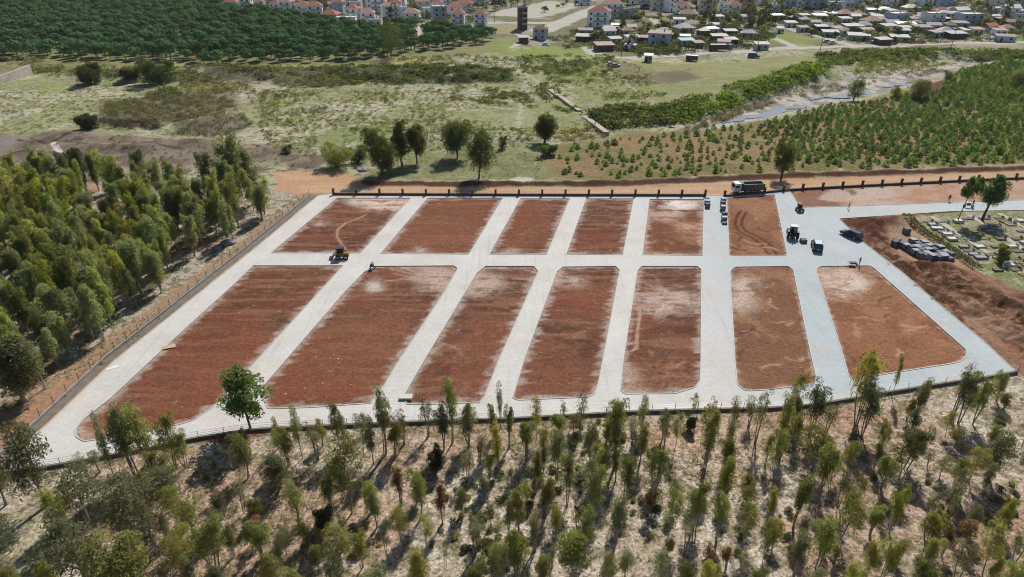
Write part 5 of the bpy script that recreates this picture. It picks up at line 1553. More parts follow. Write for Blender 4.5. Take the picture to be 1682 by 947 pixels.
for k, (px, py) in enumerate(((1161, 331.5), (1161.5, 335.5), (1162, 341), (1188, 331), (1187, 338), (1187, 345.5), (1189.5, 356), (1189, 363), (1190, 368))):
    x, y = G(px, py); o = pal[k % 2].put(x, y, PAVE_Z, rnd.uniform(-.2, .2), (.88, .8, [.8, .8, .9, .7, .9, .9, .9, .8, .35][k]))
    side = 'west' if k < 3 else 'east'
    tag(o, f'pallet of paving blocks on the {side} kerb of the street at the gateway', 'pallet', 'pallets in the gateway street'); REG.append((o, px + py * 3))
o = make_pallet(.55); x, y = G(1319, 398); o.location = (x, y, PAVE_Z); tag(o, 'half used pallet of blocks on paving between tractor and grey car', 'pallet')

# small site clutter
def slab_stack(px, py, label, s=(1.4, .9, .28), m=None, rz=0):
    x, y = G(px, py); mb = MB()
    rr = random.Random(px)
    for k in range(4): mb.box((rr.uniform(-.06, .06), rr.uniform(-.06, .06), s[2] * (k + .5) / 4), (s[0], s[1], s[2] / 4 - .012))
    o = mb.build('slab_stack', m or mat('pale_slab', A(222, 216, 208), .8)); o.location = (x, y, .03); o.rotation_euler = (0, 0, rz)
    tag(o, label, 'slabs'); return o
slab_stack(667, 654, 'white stack of slabs on the corner of the third lower lot', (1.7, 1.0, .4))
slab_stack(277, 570, 'pale boards lying at the west edge of the first lower lot', (1.8, 1.0, .12), mat('yellow_board', A(206, 178, 140), .8), .4)
slab_stack(185, 604, 'white sheet lying on the western paving by the channel', (1.6, .7, .08), mat('white_sheet', A(240, 238, 234), .6), .7)

def make_barrow():
    root = empty('wheelbarrow', 0, 0)
    t = MB(); t.prism([(-.45, .35), (.3, .35), (.6, .72), (-.6, .72)], -.33, .33, 'y'); t.build('tray', mat('barrow_steel', (.10, .105, .11), .7, .2), root)
    w = wheel(root, .75, 0, .2, .1)
    for s in (-1, 1):
        f = MB(); f.cyl((.75, s * .12, .2), (-1.0, s * .3, .6), .025, n=5); f.build('handle', BLK, root)
        l = MB(); l.cyl((-.4, s * .25, .45), (-.45, s * .28, 0), .025, n=5); l.build('leg', BLK, root)
    return root
o = make_barrow(); x, y = G(1400, 436); o.location = (x, y, PAVE_Z); o.scale = (1.0,) * 3; tag(o, 'grey wheelbarrow on the cross street by the last lower lot', 'wheelbarrow')
def make_mixer():
    root = empty('mortar_mixer', 0, 0)
    m = MB(); m.cyl((0, -.35, .75), (0, .35, .95), .38, .26, n=12); m.build('drum', mat('mixer_grey', (.1, .11, .12), .6), root)
    f = MB()
    for s in (-1, 1):
        f.cyl((s * .35, -.3, 0), (s * .2, 0, .8), .035, n=5); f.cyl((s * .35, .3, 0), (s * .2, 0, .8), .035, n=5)
    f.build('frame', BLK, root)
    for s in (-1, 1): wheel(root, s * .4, .25, .2, .1)
    return root
o = make_mixer(); x, y = G(612, 441); o.location = (x, y, PAVE_Z); tag(o, 'small dark mortar mixer at the corner of the second lower lot', 'mixer')

# ------------------------------------------------------------------ people: one skinned surface each
def make_person(shirt, trousers, pose, label, px, py, rz, z=PAVE_Z):
    J = {'pelvis': (0, 0, .95), 'spine': (0, 0, 1.15), 'chest': (0, 0, 1.36), 'neck': (0, 0, 1.5), 'head': (.015, 0, 1.62), 'crown': (.01, 0, 1.74)}
    rad = {'pelvis': (.15, .12), 'spine': (.14, .11), 'chest': (.17, .12), 'neck': (.06, .06), 'head': (.095, .085), 'crown': (.06, .06)}
    E = [('pelvis', 'spine'), ('spine', 'chest'), ('chest', 'neck'), ('neck', 'head'), ('head', 'crown')]
    st = pose.get('stride', .12)
    for s, n in ((1, 'l'), (-1, 'r')):
        J['hip' + n] = (0, s * .1, .9); J['knee' + n] = (s * st * .6 + .03, s * .11, .5); J['ankle' + n] = (s * st, s * .11, .09); J['toe' + n] = (s * st + .2, s * .12, .04)
        rad['hip' + n] = (.1, .1); rad['knee' + n] = (.062, .062); rad['ankle' + n] = (.042, .042); rad['toe' + n] = (.04, .035)
        J['sh' + n] = (0, s * .2, 1.42); J['el' + n] = (-.02 + pose.get('arm', 0) * .5, s * .26, 1.14); J['wr' + n] = (.08 + pose.get('arm', 0), s * .25, .9 + pose.get('arm', 0) * .5); J['ha' + n] = (.12 + pose.get('arm', 0), s * .245, .8 + pose.get('arm', 0) * .55)
        rad['sh' + n] = (.065, .065); rad['el' + n] = (.046, .046); rad['wr' + n] = (.03, .03); rad['ha' + n] = (.035, .025)
        E += [('pelvis', 'hip' + n), ('hip' + n, 'knee' + n), ('knee' + n, 'ankle' + n), ('ankle' + n, 'toe' + n), ('chest', 'sh' + n), ('sh' + n, 'el' + n), ('el' + n, 'wr' + n), ('wr' + n, 'ha' + n)]
    names = list(J)
    me = bpy.data.meshes.new('person'); me.from_pydata([J[k] for k in names], [(names.index(a), names.index(b)) for a, b in E], [])
    o = bpy.data.objects.new('person', me); link(o)
    sk_ = o.modifiers.new('skin', 'SKIN'); sk_.use_smooth_shade = True
    for i, k in enumerate(names):
        me.skin_vertices[0].data[i].radius = rad[k]
    me.skin_vertices[0].data[0].use_root = True
    o.modifiers.new('sub', 'SUBSURF').levels = 1
    dg = bpy.context.evaluated_depsgraph_get(); dg.update()
    m2 = bpy.data.meshes.new_from_object(o.evaluated_get(dg))
    o.modifiers.clear(); o.data = m2
    m2.materials.clear()
    for m_ in (trousers, shirt, mat('skin_tone', (.32, .19, .13), .6), mat('dark_hair', (.02, .016, .013), .8), BLK): m2.materials.append(m_)
    for p in m2.polygons:
        c = p.center
        p.material_index = 4 if c.z < .1 else 0 if c.z < .98 and abs(c.y) < .2 else 2 if (c.z < 1.0 and abs(c.y) >= .2) else 1 if c.z < 1.49 else 3 if (c.z > 1.66 or (c.x < -.02 and c.z > 1.55)) else 2
        p.use_smooth = True
    x, y = G(px, py); o.location = (x, y, z); o.rotation_euler = (0, 0, rz)
    tag(o, label, 'person')
    return o
DK = mat('dark_cloth', (.025, .027, .032), .9); JEAN = mat('denim_cloth', (.05, .07, .11), .9); PALE = mat('pale_cloth', (.45, .44, .42), .9)
make_person(DK, PALE, {'stride': .2}, 'person in dark top and pale trousers walking at the entry road edge', 1393.5, 344, 2.6)
make_person(DK, DK, {'stride': .1}, 'person in dark clothes standing on bare soil above the entry road', 1558, 331, 1.0, .03)
make_person(DK, JEAN, {'stride': .08, 'arm': .25}, 'person in dark top beside the motorcycle on the entry road', 1597, 340, 3.0)
make_person(mat('khaki_cloth', (.2, .17, .12), .9), JEAN, {'stride': .1, 'arm': .2}, 'person in khaki top standing by the wheelbarrow', 1411, 436, 3.1)

def make_moto():
    root = empty('motorcycle', 0, 0)
    b = MB(); b.prism([(-.3, .45), (.35, .4), (.5, .85), (.1, .95), (-.35, .75)], -.13, .13, 'y'); b.build('body', mat('moto_paint', (.03, .03, .035), .4), root, bevel=.04)
    s = MB(); s.prism([(-.85, .78), (.05, .76), (.05, .86), (-.85, .92)], -.13, .13, 'y'); s.build('seat', BLK, root, bevel=.02)
    wheel(root, -.68, 0, .3, .12); wheel(root, .72, 0, .3, .11)
    h = MB(); h.cyl((.72, 0, .3), (.45, 0, 1.0), .035, n=6); h.cyl((.42, -.34, 1.05), (.42, .34, 1.05), .02, n=6); h.build('handlebar', CHROME, root)
    l = MB(); l.cyl((.58, 0, .88), (.66, 0, .88), .09, n=10); l.build('headlight', LAMP_W, root)
    return root
o = make_moto(); x, y = G(1590, 341); o.location = (x, y, PAVE_Z); o.rotation_euler = (0, 0, 2.9); o.scale = (1.15,) * 3; tag(o, 'dark motorcycle on the entry road beside the cemetery', 'motorcycle')

# ------------------------------------------------------------------ cemetery
MARB = [mat('white_marble', A(214, 210, 204), .5, var=.08), mat('grey_marble', A(150, 152, 156), .5, var=.15), mat('weathered_stone', A(176, 164, 142), .9, var=.2)]
SOILM = mat('grave_earth', A(134, 116, 90), 1, var=.25, scale=4)
def make_grave(m, kind):
    root = empty('grave', 0, 0)
    k = MB()
    h = .55 if kind == 0 else .28
    for s in (-1, 1): k.box((0, s * .48, h / 2), (2.1, .12, h))
    for s in (-1, 1): k.box((s * .99, 0, h / 2), (.12, .84, h))
    k.build('kerb', m, root)
    f = MB(); f.box((0, 0, h * .42), (1.86, .84, h * .8 if kind else h * .98)); f.build('cover', m if kind == 0 else SOILM, root)
    hs = MB(); hs.prism([(-.42, 0), (.42, 0), (.42, .8), (.22, 1.02), (-.22, 1.02), (-.42, .8)], .93, 1.05, 'x'); o = hs.build('headstone', m, root); o.location = (0, 0, h * .6)
    o.scale = (1, 1, .62)
    return Proto(root)
GRAVES = [make_grave(MARB[0], 0), make_grave(MARB[1], 0), make_grave(MARB[2], 1), make_grave(MARB[1], 1), make_grave(MARB[0], 1)]
GNAME = ['raised white marble grave', 'raised grey marble grave', 'low weathered stone grave', 'low grey kerbed grave', 'low white kerbed grave']
CEM = GP([(1500, 357), (1560, 352), (1760, 345), (1760, 470), (1680, 462), (1618, 440)])
c0 = np.array(G(1500, 357)); c1 = np.array(G(1618, 440)); d1 = (c1 - c0) / np.linalg.norm(c1 - c0); d2 = np.array((-d1[1], d1[0]))
if d2[0] < 0: d2 = -d2
lo, hi = CEM.min(0), CEM.max(0)
for i in range(0, 40):
    for j in range(0, 24):
        p = c0 + d1 * (1.0 + 1.75 * i) + d2 * (1.6 + 3.3 * j)
        p = p + np.array((rnd.uniform(-.15, .15), rnd.uniform(-.15, .15)))
        if not inside(p[0], p[1], CEM) or rnd.random() < .28: continue
        px, py = proj(*p)
        if px > 1705: continue
        k = rnd.choices(range(5), (1.0, 1.1, 3.2, 2.0, 1.0))[0]
        s = rnd.uniform(.8, 1.08)
        o = GRAVES[k].put(p[0], p[1], gz(*p) + .02, math.atan2(d2[1], d2[0]) + rnd.uniform(-.16, .16), (s * rnd.uniform(.8, 1.1), s * rnd.uniform(.85, 1.15), s * rnd.uniform(.6, 1.2)))
        w_ = 'near the entry road' if py < 372 else 'beside the clipped hedge' if j < 2 else 'at the embankment end' if py > 425 else 'in the middle of the cemetery'
        tag(o, f'{GNAME[k]} {w_}', 'grave', f'{GNAME[k]}s {w_}'); REG.append((o, px))
hedge = empty('clipped_hedge', 0, 0); tag(hedge, 'long double row hedge between block pallets and cemetery', 'hedge')
HP = along([(1487, 362), (1540, 397), (1602, 440)], .9)
parts = []
g = np.random.default_rng(5)
for p in HP:
    for s in (-.5, .5):
        q = p + d2 * s + g.normal(size=2) * .1
        parts.append(blob_leaves((q[0], q[1], gz(*q) + .42), (.55, .55, .5), 46, .2, .26, g, -.3, .5, -.3))
V, F = join(parts)
link(bpy.data.objects.new('foliage', np_mesh('foliage', V, F, leaf_mat('hedge_leaves', (.13, .15, .08), .45, 0), cols=leaf_cols(len(V), g))), hedge)
mb = MB(); strip_mesh(mb, HP + d2 * 1.35, .35, -.3, lambda x, y: gz(x, y) + .22); mb.build('edging', CONC, hedge)
wp = MB()
for L_ in ([(1530, 355), (1682, 452)], [(1590, 352), (1700, 420)], [(1640, 350), (1720, 392)]):
    strip_mesh(wp, along(L_, 4), 1.3, -.3, lambda x, y: gz(x, y) + .07)
o = wp.build('cemetery_path', mat('path_gravel', A(190, 180, 160), .95, var=.2, scale=2)); tag(o, kind='structure')

# boulders and cut branches at the grove edge
def make_rock(seed, m):
    g = np.random.default_rng(seed)
    import bmesh
    bm = bmesh.new(); bmesh.ops.create_icosphere(bm, subdivisions=2, radius=1)
    for v in bm.verts:
        k = 1 + .35 * (float(vnoise(np.array([v.co.x * 1.7 + seed]), np.array([v.co.y * 1.7 + v.co.z]), seed)[0]) - .5) * 2
        v.co *= k
        v.co.z *= .55
    me = bpy.data.meshes.new('boulder'); bm.to_mesh(me); bm.free(); me.materials.append(m)
    return Proto(link(bpy.data.objects.new('boulder', me)))
RK = make_rock(3, mat('grey_rock', A(150, 150, 158), .9, var=.25, scale=1.5))
for px, py, s, lab in ((105, 584, 1.9, 'large bluish grey boulder at the grove edge by the western track'), (372, 400, 1.8, 'grey boulder under the grove edge near the first upper lot'), (118, 578, 1.3, 'smaller grey boulder touching the largest one'), (355, 408, 1.2, 'low grey boulder on pale ground at the grove edge'), (597, 281, 1.5, 'heap of grey stones left of the westernmost meadow tree'), (285, 332, 1.0, 'white stone in the pale clearing at the back of the grove')):
    x, y = G(px, py); o = RK.put(x, y, gz(x, y) + .1, rnd.uniform(0, 6), (s, s * .7, s * .7)); tag(o, lab, 'boulder'); REG.append((o, px))

# ------------------------------------------------------------------ the village
TILE = mat('red_roof_tiles', A(178, 116, 98), .9, var=.22, scale=1.5)
TILE2 = mat('faded_roof_tiles', A(190, 150, 132), .9, var=.22, scale=1.5)
TIN = mat('pale_sheet_roof', A(226, 222, 216), .6, var=.12, scale=1.0)
TIN2 = mat('rusty_sheet_roof', A(176, 150, 138), .8, var=.2, scale=1.0)
TIN3 = mat('grey_sheet_roof', A(178, 176, 174), .7, var=.2, scale=1.0)
TIN4 = mat('weathered_sheet_roof', A(150, 140, 132), .8, var=.25, scale=1.0)
DROOF = mat('dark_roof', A(112, 72, 70), .8, var=.2)
WALLS = {'white': mat('white_render', (.82, .83, .84), .9, var=.08), 'cream': mat('cream_render', (.62, .57, .48), .9, var=.08), 'grey': mat('grey_render', (.40, .40, .41), .9, var=.12), 'blue': mat('pale_blue_render', (.40, .48, .60), .9, var=.08), 'pink': mat('pink_render', A(208, 160, 136), .9, var=.08), 'orange': mat('orange_render', A(200, 146, 110), .9, var=.08), 'brown': mat('brown_boards', A(120, 98, 84), .9, var=.2)}
WIN = mat('window_pane', (0.02, 0.028, 0.04), .15, var=.1, spec=.6)
RAIL = mat('balcony_slab', A(196, 194, 190), .9)

def make_house(wall, roof, W, D, floors, roof_m, seed=0):
    """one house: wall, roof (> chimney), door, windows, balcony"""
    rr = random.Random(seed)
    root = empty('village_house' if floors > 1 or roof != 'shed' else 'village_shack', 0, 0)
    H = floors * 2.9 if floors > 1 else 2.7
    wm = WALLS[wall]
    b = MB(); b.box((0, 0, H / 2 - .3), (W, D, H + .6)); b.build('wall', wm, root)
    r = MB()
    o_ = .45
    if roof == 'hip':
        a, c = W / 2 + o_, D / 2 + o_; rg = max(.2, a - c); rh = min(a, c) * .55
        r.add([(-a, -c, H), (a, -c, H), (a, c, H), (-a, c, H), (-rg, 0, H + rh), (rg, 0, H + rh)], [(0, 1, 5, 4), (1, 2, 5), (2, 3, 4, 5), (3, 0, 4), (3, 2, 1, 0)])
    elif roof == 'gable':
        a, c = W / 2 + o_, D / 2 + o_; rh = c * .5
        r.prism([(-c, H), (c, H), (c, H + .12), (0, H + rh), (-c, H + .12)], -a, a, 'x')
    elif roof == 'aframe':
        a, c = W / 2 + .1, D / 2 + .3
        r.prism([(-a - .4, .3), (-a, .1), (0, H + 2.2), (a, .1), (a + .4, .3), (0, H + 2.6)], -c, c, 'y')
    elif roof == 'shed':
        a, c = W / 2 + .5, D / 2 + .5
        r.prism([(-c, H + .05), (c, H + .65), (c, H + .73), (-c, H + .13)], -a, a, 'x')
    else:
        r.box((0, 0, H + .14), (W + .3, D + .3, .22))
        for s in (-1, 1):
            r.box((0, s * (D / 2 + .07), H + .45), (W + .28, .12, .4)); r.box((s * (W / 2 + .07), 0, H + .45), (.12, D + .02, .4))
    ro = r.build('roof', roof_m, root)
    if floors > 1:
        c = MB(); c.box((W * .22, D * .1, H + 1.1), (.6, .6, 1.7)); c.build('chimney', wm, ro)
    # openings on the side that faces the meadow and on the flank
    n = max(2, int(W / 3.9))
    for f in range(floors):
        for k in range(n):
            x = -W / 2 + W * (k + .5) / n
            if f == 0 and k == 0:
                d = MB(); d.box((x, -D / 2 - .02, 1.05), (1.1, .1, 2.1)); d.build('door', DROOF, root); continue
            w = MB(); w.box((x, -D / 2 - .02, f * 2.9 + 1.55), (1.15, .1, 1.15)); w.build('window', WIN, root)
        w = MB(); w.box((W / 2 + .02, 0, f * 2.9 + 1.6), (.1, 1.1, 1.15)); w.build('window', WIN, root)
    for f in range(1, floors):
        bl = MB(); bl.box((W * .12, -D / 2 - .55, f * 2.9 + .05), (W * .6, 1.1, .14)); bl.box((W * .12, -D / 2 - 1.05, f * 2.9 + .5), (W * .6, .07, .8)); bl.build('balcony', RAIL, root)
    return root

# base x, base y, width px, wall, roof, floors
HOUSES = [
 (362,10,18,'orange','hip',3,TILE),(381,18,28,'white','hip',3,TILE),(405,20,20,'white','flat',3,TIN),(424,18,18,'blue','hip',3,TILE),(430,24,22,'cream','hip',1,TILE),(452,20,18,'white','hip',3,TILE),(471,24,24,'white','hip',3,TILE2),(496,24,26,'white','hip',3,TILE),(516,34,28,'white','hip',3,TILE),(543,40,30,'pink','hip',2,TILE),(568,45,34,'white','flat',2,TIN),(550,20,24,'grey','hip',3,TILE2),(580,38,24,'white','hip',3,TILE),(603,38,26,'white','hip',3,TILE2),(618,20,36,'white','flat',3,TIN),(617,50,22,'white','flat',2,TIN),(641,34,32,'white','hip',3,TILE2),(676,36,28,'white','hip',3,TILE2),(694,22,26,'cream','hip',3,TILE2),(721,46,24,'grey','flat',4,TIN),(752,46,24,'white','hip',3,TILE),(763,22,28,'cream','hip',3,TILE),(790,48,22,'white','hip',3,TILE),(858,50,15,'brown','flat',4,CONC),(888,64,24,'blue','hip',2,TILE),(860,72,18,'brown','shed',1,TIN),(985,44,38,'white','hip',3,TILE),(1003,28,44,'white','hip',3,TILE2),(1034,30,30,'grey','flat',2,CONC),(962,60,26,'grey','shed',1,TIN),(960,68,30,'brown','shed',1,TIN),
 (1036,84,22,'white','aframe',1,DROOF),(993,84,34,'brown','shed',1,TIN2),(1033,58,24,'grey','hip',1,TILE2),(1040,68,28,'white','shed',1,TIN),(1084,76,36,'blue','shed',2,TIN2),(1062,70,22,'brown','shed',1,TIN2),(1125,54,34,'cream','hip',1,TIN),(1126,66,18,'brown','shed',1,TIN),(1128,78,26,'grey','shed',1,mat('teal_sheet_roof', A(150, 190, 186), .7)),(1147,80,18,'grey','shed',1,TIN2),(1065,104,14,'grey','shed',1,TIN),(1082,18,22,'cream','hip',3,TILE2),(1104,20,20,'white','flat',4,TIN),(1122,24,24,'white','hip',2,TILE),(1132,30,36,'cream','hip',1,TILE2),(1163,22,32,'cream','hip',3,TILE),(1190,20,22,'white','flat',3,TIN),(1045,8,24,'white','flat',3,TIN),(1062,14,20,'grey','hip',3,TILE2),
 (1206,24,24,'white','hip',2,TILE),(1232,16,26,'cream','hip',3,TILE2),(1271,24,22,'white','flat',3,TIN),(1258,8,24,'white','hip',3,TILE2),(1296,16,22,'blue','flat',3,TIN),(1318,16,24,'white','hip',3,TIN),(1342,18,24,'grey','hip',3,TILE2),(1372,20,30,'white','flat',3,TIN),(1395,18,20,'blue','flat',3,TIN),(1252,84,24,'grey','shed',1,TIN),(1414,68,38,'grey','shed',1,TIN),(1350,52,22,'brown','shed',1,TIN),(1366,60,28,'grey','shed',1,TIN),(1322,32,20,'grey','shed',1,TIN),(1348,34,24,'cream','shed',1,TIN),(1390,30,30,'brown','hip',1,TILE2),(1412,32,28,'brown','hip',1,TILE2),(1436,24,24,'grey','shed',1,TIN),(1452,22,22,'white','shed',1,TIN),(1435,40,32,'cream','hip',1,TILE2),(1404,50,34,'grey','shed',1,TIN),(1300,44,20,'cream','shed',1,TIN),(1320,52,18,'grey','shed',1,TIN2),(1282,56,12,'white','shed',1,TIN),
 (1477,38,32,'blue','flat',2,TIN),(1499,18,28,'cream','hip',1,TIN),(1463,12,24,'white','flat',2,TIN),(1549,24,26,'cream','hip',1,TILE),(1580,24,30,'grey','gable',1,TIN),(1536,40,30,'white','flat',2,TIN),(1597,40,38,'blue','flat',2,TIN),(1580,46,26,'grey','shed',1,TIN),(1491,48,34,'grey','shed',1,TIN),(1462,50,28,'cream','shed',1,TIN),(1518,54,30,'grey','shed',1,TIN),(1573,64,34,'brown','shed',1,TIN),(1606,58,22,'cream','shed',1,TIN2),(1628,52,24,'cream','gable',1,TILE),(1655,68,32,'blue','shed',1,TIN),(1656,54,24,'cream','hip',1,TILE2),(1481,68,32,'grey','shed',1,TIN),(1452,74,28,'brown','shed',1,TIN),(1662,30,24,'white','gable',2,TIN),(1678,40,24,'blue','flat',3,TIN),(1630,28,18,'grey','flat',1,TIN),(1645,14,26,'cream','hip',2,TILE2),(1520,12,24,'white','flat',2,TIN),(1440,8,26,'white','hip',2,TILE2),(1540,62,24,'grey','shed',1,TIN2),(1425,58,22,'brown','shed',1,TIN2),
 (700,6,26,'cream','hip',3,TILE),(728,12,26,'white','hip',3,TILE2),(580,10,26,'white','hip',3,TILE),(655,10,24,'white','hip',3,TILE),(520,8,24,'cream','hip',3,TILE),(790,8,24,'white','hip',3,TILE2),(820,6,22,'blue','hip',3,TILE),(960,8,22,'white','hip',3,TILE),(1155,4,22,'white','hip',3,TILE2),(1225,2,24,'white','flat',3,TIN),(1420,2,22,'cream','hip',3,TILE2),(1330,4,26,'white','flat',3,TIN),(1285,4,22,'white','hip',3,TILE2),
]
hp = random.Random(9)
hc = [G(h[0], h[1]) for h in HOUSES]
VIL1 = GP([(395, 0), (480, 18), (560, 30), (690, 34), (800, 24), (800, -12), (395, -14)])
VIL2 = GP([(1010, 30), (1200, 24), (1690, 24), (1690, -14), (1000, -14)])
VIL3 = GP([(1270, 30), (1420, 22), (1690, 14), (1690, 64), (1440, 72), (1330, 56)])
VIL4 = GP([(960, 50), (1060, 40), (1230, 30), (1240, 80), (1060, 88), (985, 80)])
LANES = [GP(L_) for L_ in ([(1268, 34), (1345, 60), (1410, 77)], [(965, 78), (1000, 95), (1200, 87), (1300, 79), (1500, 73), (1690, 69)], [(1558, -5), (1625, 30)], [(890, 50), (1010, 2)], [(678, 68), (703, 34)], [(1192, 38), (1240, 55), (1310, 78)])]
LAWN = GP([(1240, 62), (1290, 50), (1350, 68), (1330, 76), (1265, 76)])
for P_, cnt, kind in ((VIL1, 34, 0), (VIL2, 44, 0), (VIL3, 44, 1), (VIL4, 20, 1)):
    lo, hi = P_.min(0), P_.max(0); got = 0
    for _ in range(3000):
        if got >= cnt: break
        x, y = hp.uniform(lo[0], hi[0]), hp.uniform(lo[1], hi[1])
        if not inside(x, y, P_) or inside(x, y, LAWN): continue
        if min((x - a) ** 2 + ((y - b) * .8) ** 2 for a, b in hc) < (11.5 if kind == 0 else 7.5) ** 2: continue
        if min(float(ldist(np.array([x]), np.array([y + 3]), L_)[0]) for L_ in LANES) < 9: continue
        px, py = proj(x, y); hc.append((x, y)); got += 1
        wpx = hp.uniform(8 if kind == 0 else 5.5, 12 if kind == 0 else 9.5) * FPX / depth(x, y)
        if kind == 0: HOUSES.append((px, py, wpx, hp.choice(['white', 'white', 'white', 'cream', 'blue', 'pink']), hp.choice(['hip', 'hip', 'hip', 'flat']), hp.choice([2, 2, 3]), hp.choice([TILE, TILE, TILE2])))
        else: HOUSES.append((px, py, wpx, hp.choice(['grey', 'brown', 'cream', 'white']), hp.choice(['shed', 'shed', 'gable', 'hip']), 1, hp.choice([TIN, TIN3, TIN3, TIN2, TIN4])))
HOUSES = [h[:6] + ((TIN,) if h[4] == 'flat' and h[6] in (TILE, TILE2) else (h[6],)) for h in HOUSES]
ROOFW = {'hip': 'tiled hip roof', 'flat': 'flat roof', 'shed': 'sheet roof', 'gable': 'gable roof', 'aframe': 'steep dark A frame roof'}
NUMW = {1: 'one storey', 2: 'two storey', 3: 'three storey', 4: 'four storey'}
hk = random.Random(4)
for i, (bx, by, w, wall, roof, fl, rm) in enumerate(HOUSES):
    if fl == 3 and roof == 'flat' and bx > 1150: fl, w = 2, w * .82
    if fl == 3 and bx < 820 and i % 2: fl = 2
    x, y = G(bx, by); W = w * depth(x, y, 2) / FPX * (.92 if fl > 1 else .84); rm = (hk.choice([TIN, TIN3, TIN3, TIN4]) if (rm is TIN and fl == 1 and by > 26) else rm); D = W * hk.uniform(.65, .9) if W < 14 else 10
    if fl >= 4: D = W
    o = make_house(wall, roof, W, D, fl, rm, i)
    o.location = (x, y + D / 2, gz(x, y)); o.rotation_euler = (0, 0, hk.uniform(-.35, .35) if roof != 'aframe' else -.45)
    where = ('above the pine forest' if bx < 700 else 'beside the village square' if bx < 930 else 'west of the village track' if bx < 1050 else 'above the village road' if by > 60 else 'in the upper village' if by < 26 else 'among the village gardens')
    pale = {TIN: 'pale', TIN2: 'rusty', TIN3: 'grey', TIN4: 'weathered', TILE: 'red', TILE2: 'faded'}.get(rm, '')
    tag(o, f'{wall} {NUMW[fl]} {"shack" if roof == "shed" else "house"} with {pale} {ROOFW[roof]} {where}'.replace('  ', ' '), 'shack' if roof == 'shed' else 'house', 'houses and shacks of the village'); REG.append((o, bx))

# village trees
def town_tree(seed, lm, tall=False):
    g = np.random.default_rng(seed)
    L = [blob_leaves((g.normal() * .8, g.normal() * .8, (2.2 if not tall else 1.5 + k * 1.1) + g.normal() * .5), (1.5, 1.5, 1.3) if not tall else (1.2, 1.2, 1.2), 46, .5, .6, g, 0, .5, -.4) for k in range(6 if not tall else 8)]
    V, F = join(L)
    root = empty('garden_tree', 0, 0)
    tv, tf = tube(np.array([(0, 0, -.3), (.1, 0, 1.2), (0, .1, 2.6)]), .2, .1)
    link(bpy.data.objects.new('trunk', np_mesh('trunk', tv, tf, BARK_D, smooth=True)), root)
    link(bpy.data.objects.new('crown', np_mesh('crown', V, F, lm, cols=leaf_cols(len(V), g))), root)
    return Proto(root)
TT = [town_tree(1000 + k, LEAF[t]) for k, t in enumerate('dgdogds')] + [town_tree(1010 + k, LEAF['d'], True) for k in range(2)]
TLOOK = ['dark leafy', 'grey green', 'dark leafy', 'olive', 'grey green', 'dark leafy', 'bare greyish', 'dark tall', 'dark tall']
hx = [G(h[0], h[1]) for h in HOUSES]
EXPL = [(1245, 46, 7), (1236, 44, 7), (1256, 46, 8), (1228, 46, 7), (1262, 44, 7), (1250, 40, 8), (1420, 10, 7), (1405, 8, 8), (1440, 12, 7), (1020, 52, 7), (1012, 56, 0), (1024, 48, 7), (1195, 40, 0), (1180, 46, 2), (1170, 40, 0), (1210, 36, 2), (1080, 52, 0), (1090, 50, 2), (1100, 60, 1), (1110, 62, 1), (1650, 34, 7), (1640, 38, 0), (1646, 44, 7), (915, 14, 3), (925, 10, 3), (895, 20, 0), (850, 10, 7), (840, 12, 7), (830, 14, 7), (820, 16, 7), (810, 18, 7), (862, 8, 7), (872, 6, 7), (945, 8, 6), (930, 6, 6), (700, 58, 0), (660, 60, 1), (740, 58, 0)]
SHR = GP([(930, 50), (1200, 30), (1420, 20), (1690, 10), (1690, 66), (1400, 72), (1240, 82), (1000, 92), (960, 72)])
TOWNP = GP([(420, 2), (700, -2), (1000, -4), (1690, -6), (1690, 66), (1400, 74), (1240, 84), (1000, 90), (960, 74), (930, 60), (830, 58), (600, 46), (500, 30)])
tp = [(px, py, k) for px, py, k in EXPL]
lo, hi = TOWNP.min(0), TOWNP.max(0)
tries = 0
while len(tp) < 298 and tries < 9000:
    tries += 1
    x, y = rnd.uniform(lo[0], hi[0]), rnd.uniform(lo[1], hi[1])
    if not inside(x, y, TOWNP): continue
    px, py = proj(x, y)
    if px < 960 and rnd.random() < .6: continue
    if 800 < px < 970 and py > 2 and py < 50: continue
    if min((x - a) ** 2 + (y - 4 - b) ** 2 for a, b in hx) < 30: continue
    if any(ldist(np.array([x]), np.array([y]), GP(L_))[0] < 5 for L_ in ([(1268, 34), (1345, 60), (1410, 77)], [(965, 78), (1000, 95), (1200, 87), (1300, 79), (1500, 73), (1690, 69)], [(1558, -5), (1625, 30)], [(890, 50), (1010, 2)])): continue
    if inside(x, y, GP([(1245, 62), (1290, 52), (1345, 68), (1330, 74), (1270, 74)])): continue
    tp.append((px, py, rnd.choice([0, 1, 1, 2, 3, 4, 4, 5, 6, 6, 8])))
for px, py, k in tp:
    x, y = G(px, py); s = rnd.uniform(.7, 1.5) if k < 7 else rnd.uniform(1.1, 1.5)
    o = TT[k].put(x, y, gz(x, y), rnd.uniform(0, 6.28), (s, s, s * rnd.uniform(.8, 1.1)))
    w_ = 'by the village square' if 790 < px < 960 else 'among the red roofed houses' if px < 960 else 'in the upper village gardens' if py < 30 else 'between the village shacks'
    tag(o, f'{TLOOK[k]} garden tree {w_}', 'tree', f'{TLOOK[k]} garden trees {w_}'); REG.append((o, px))
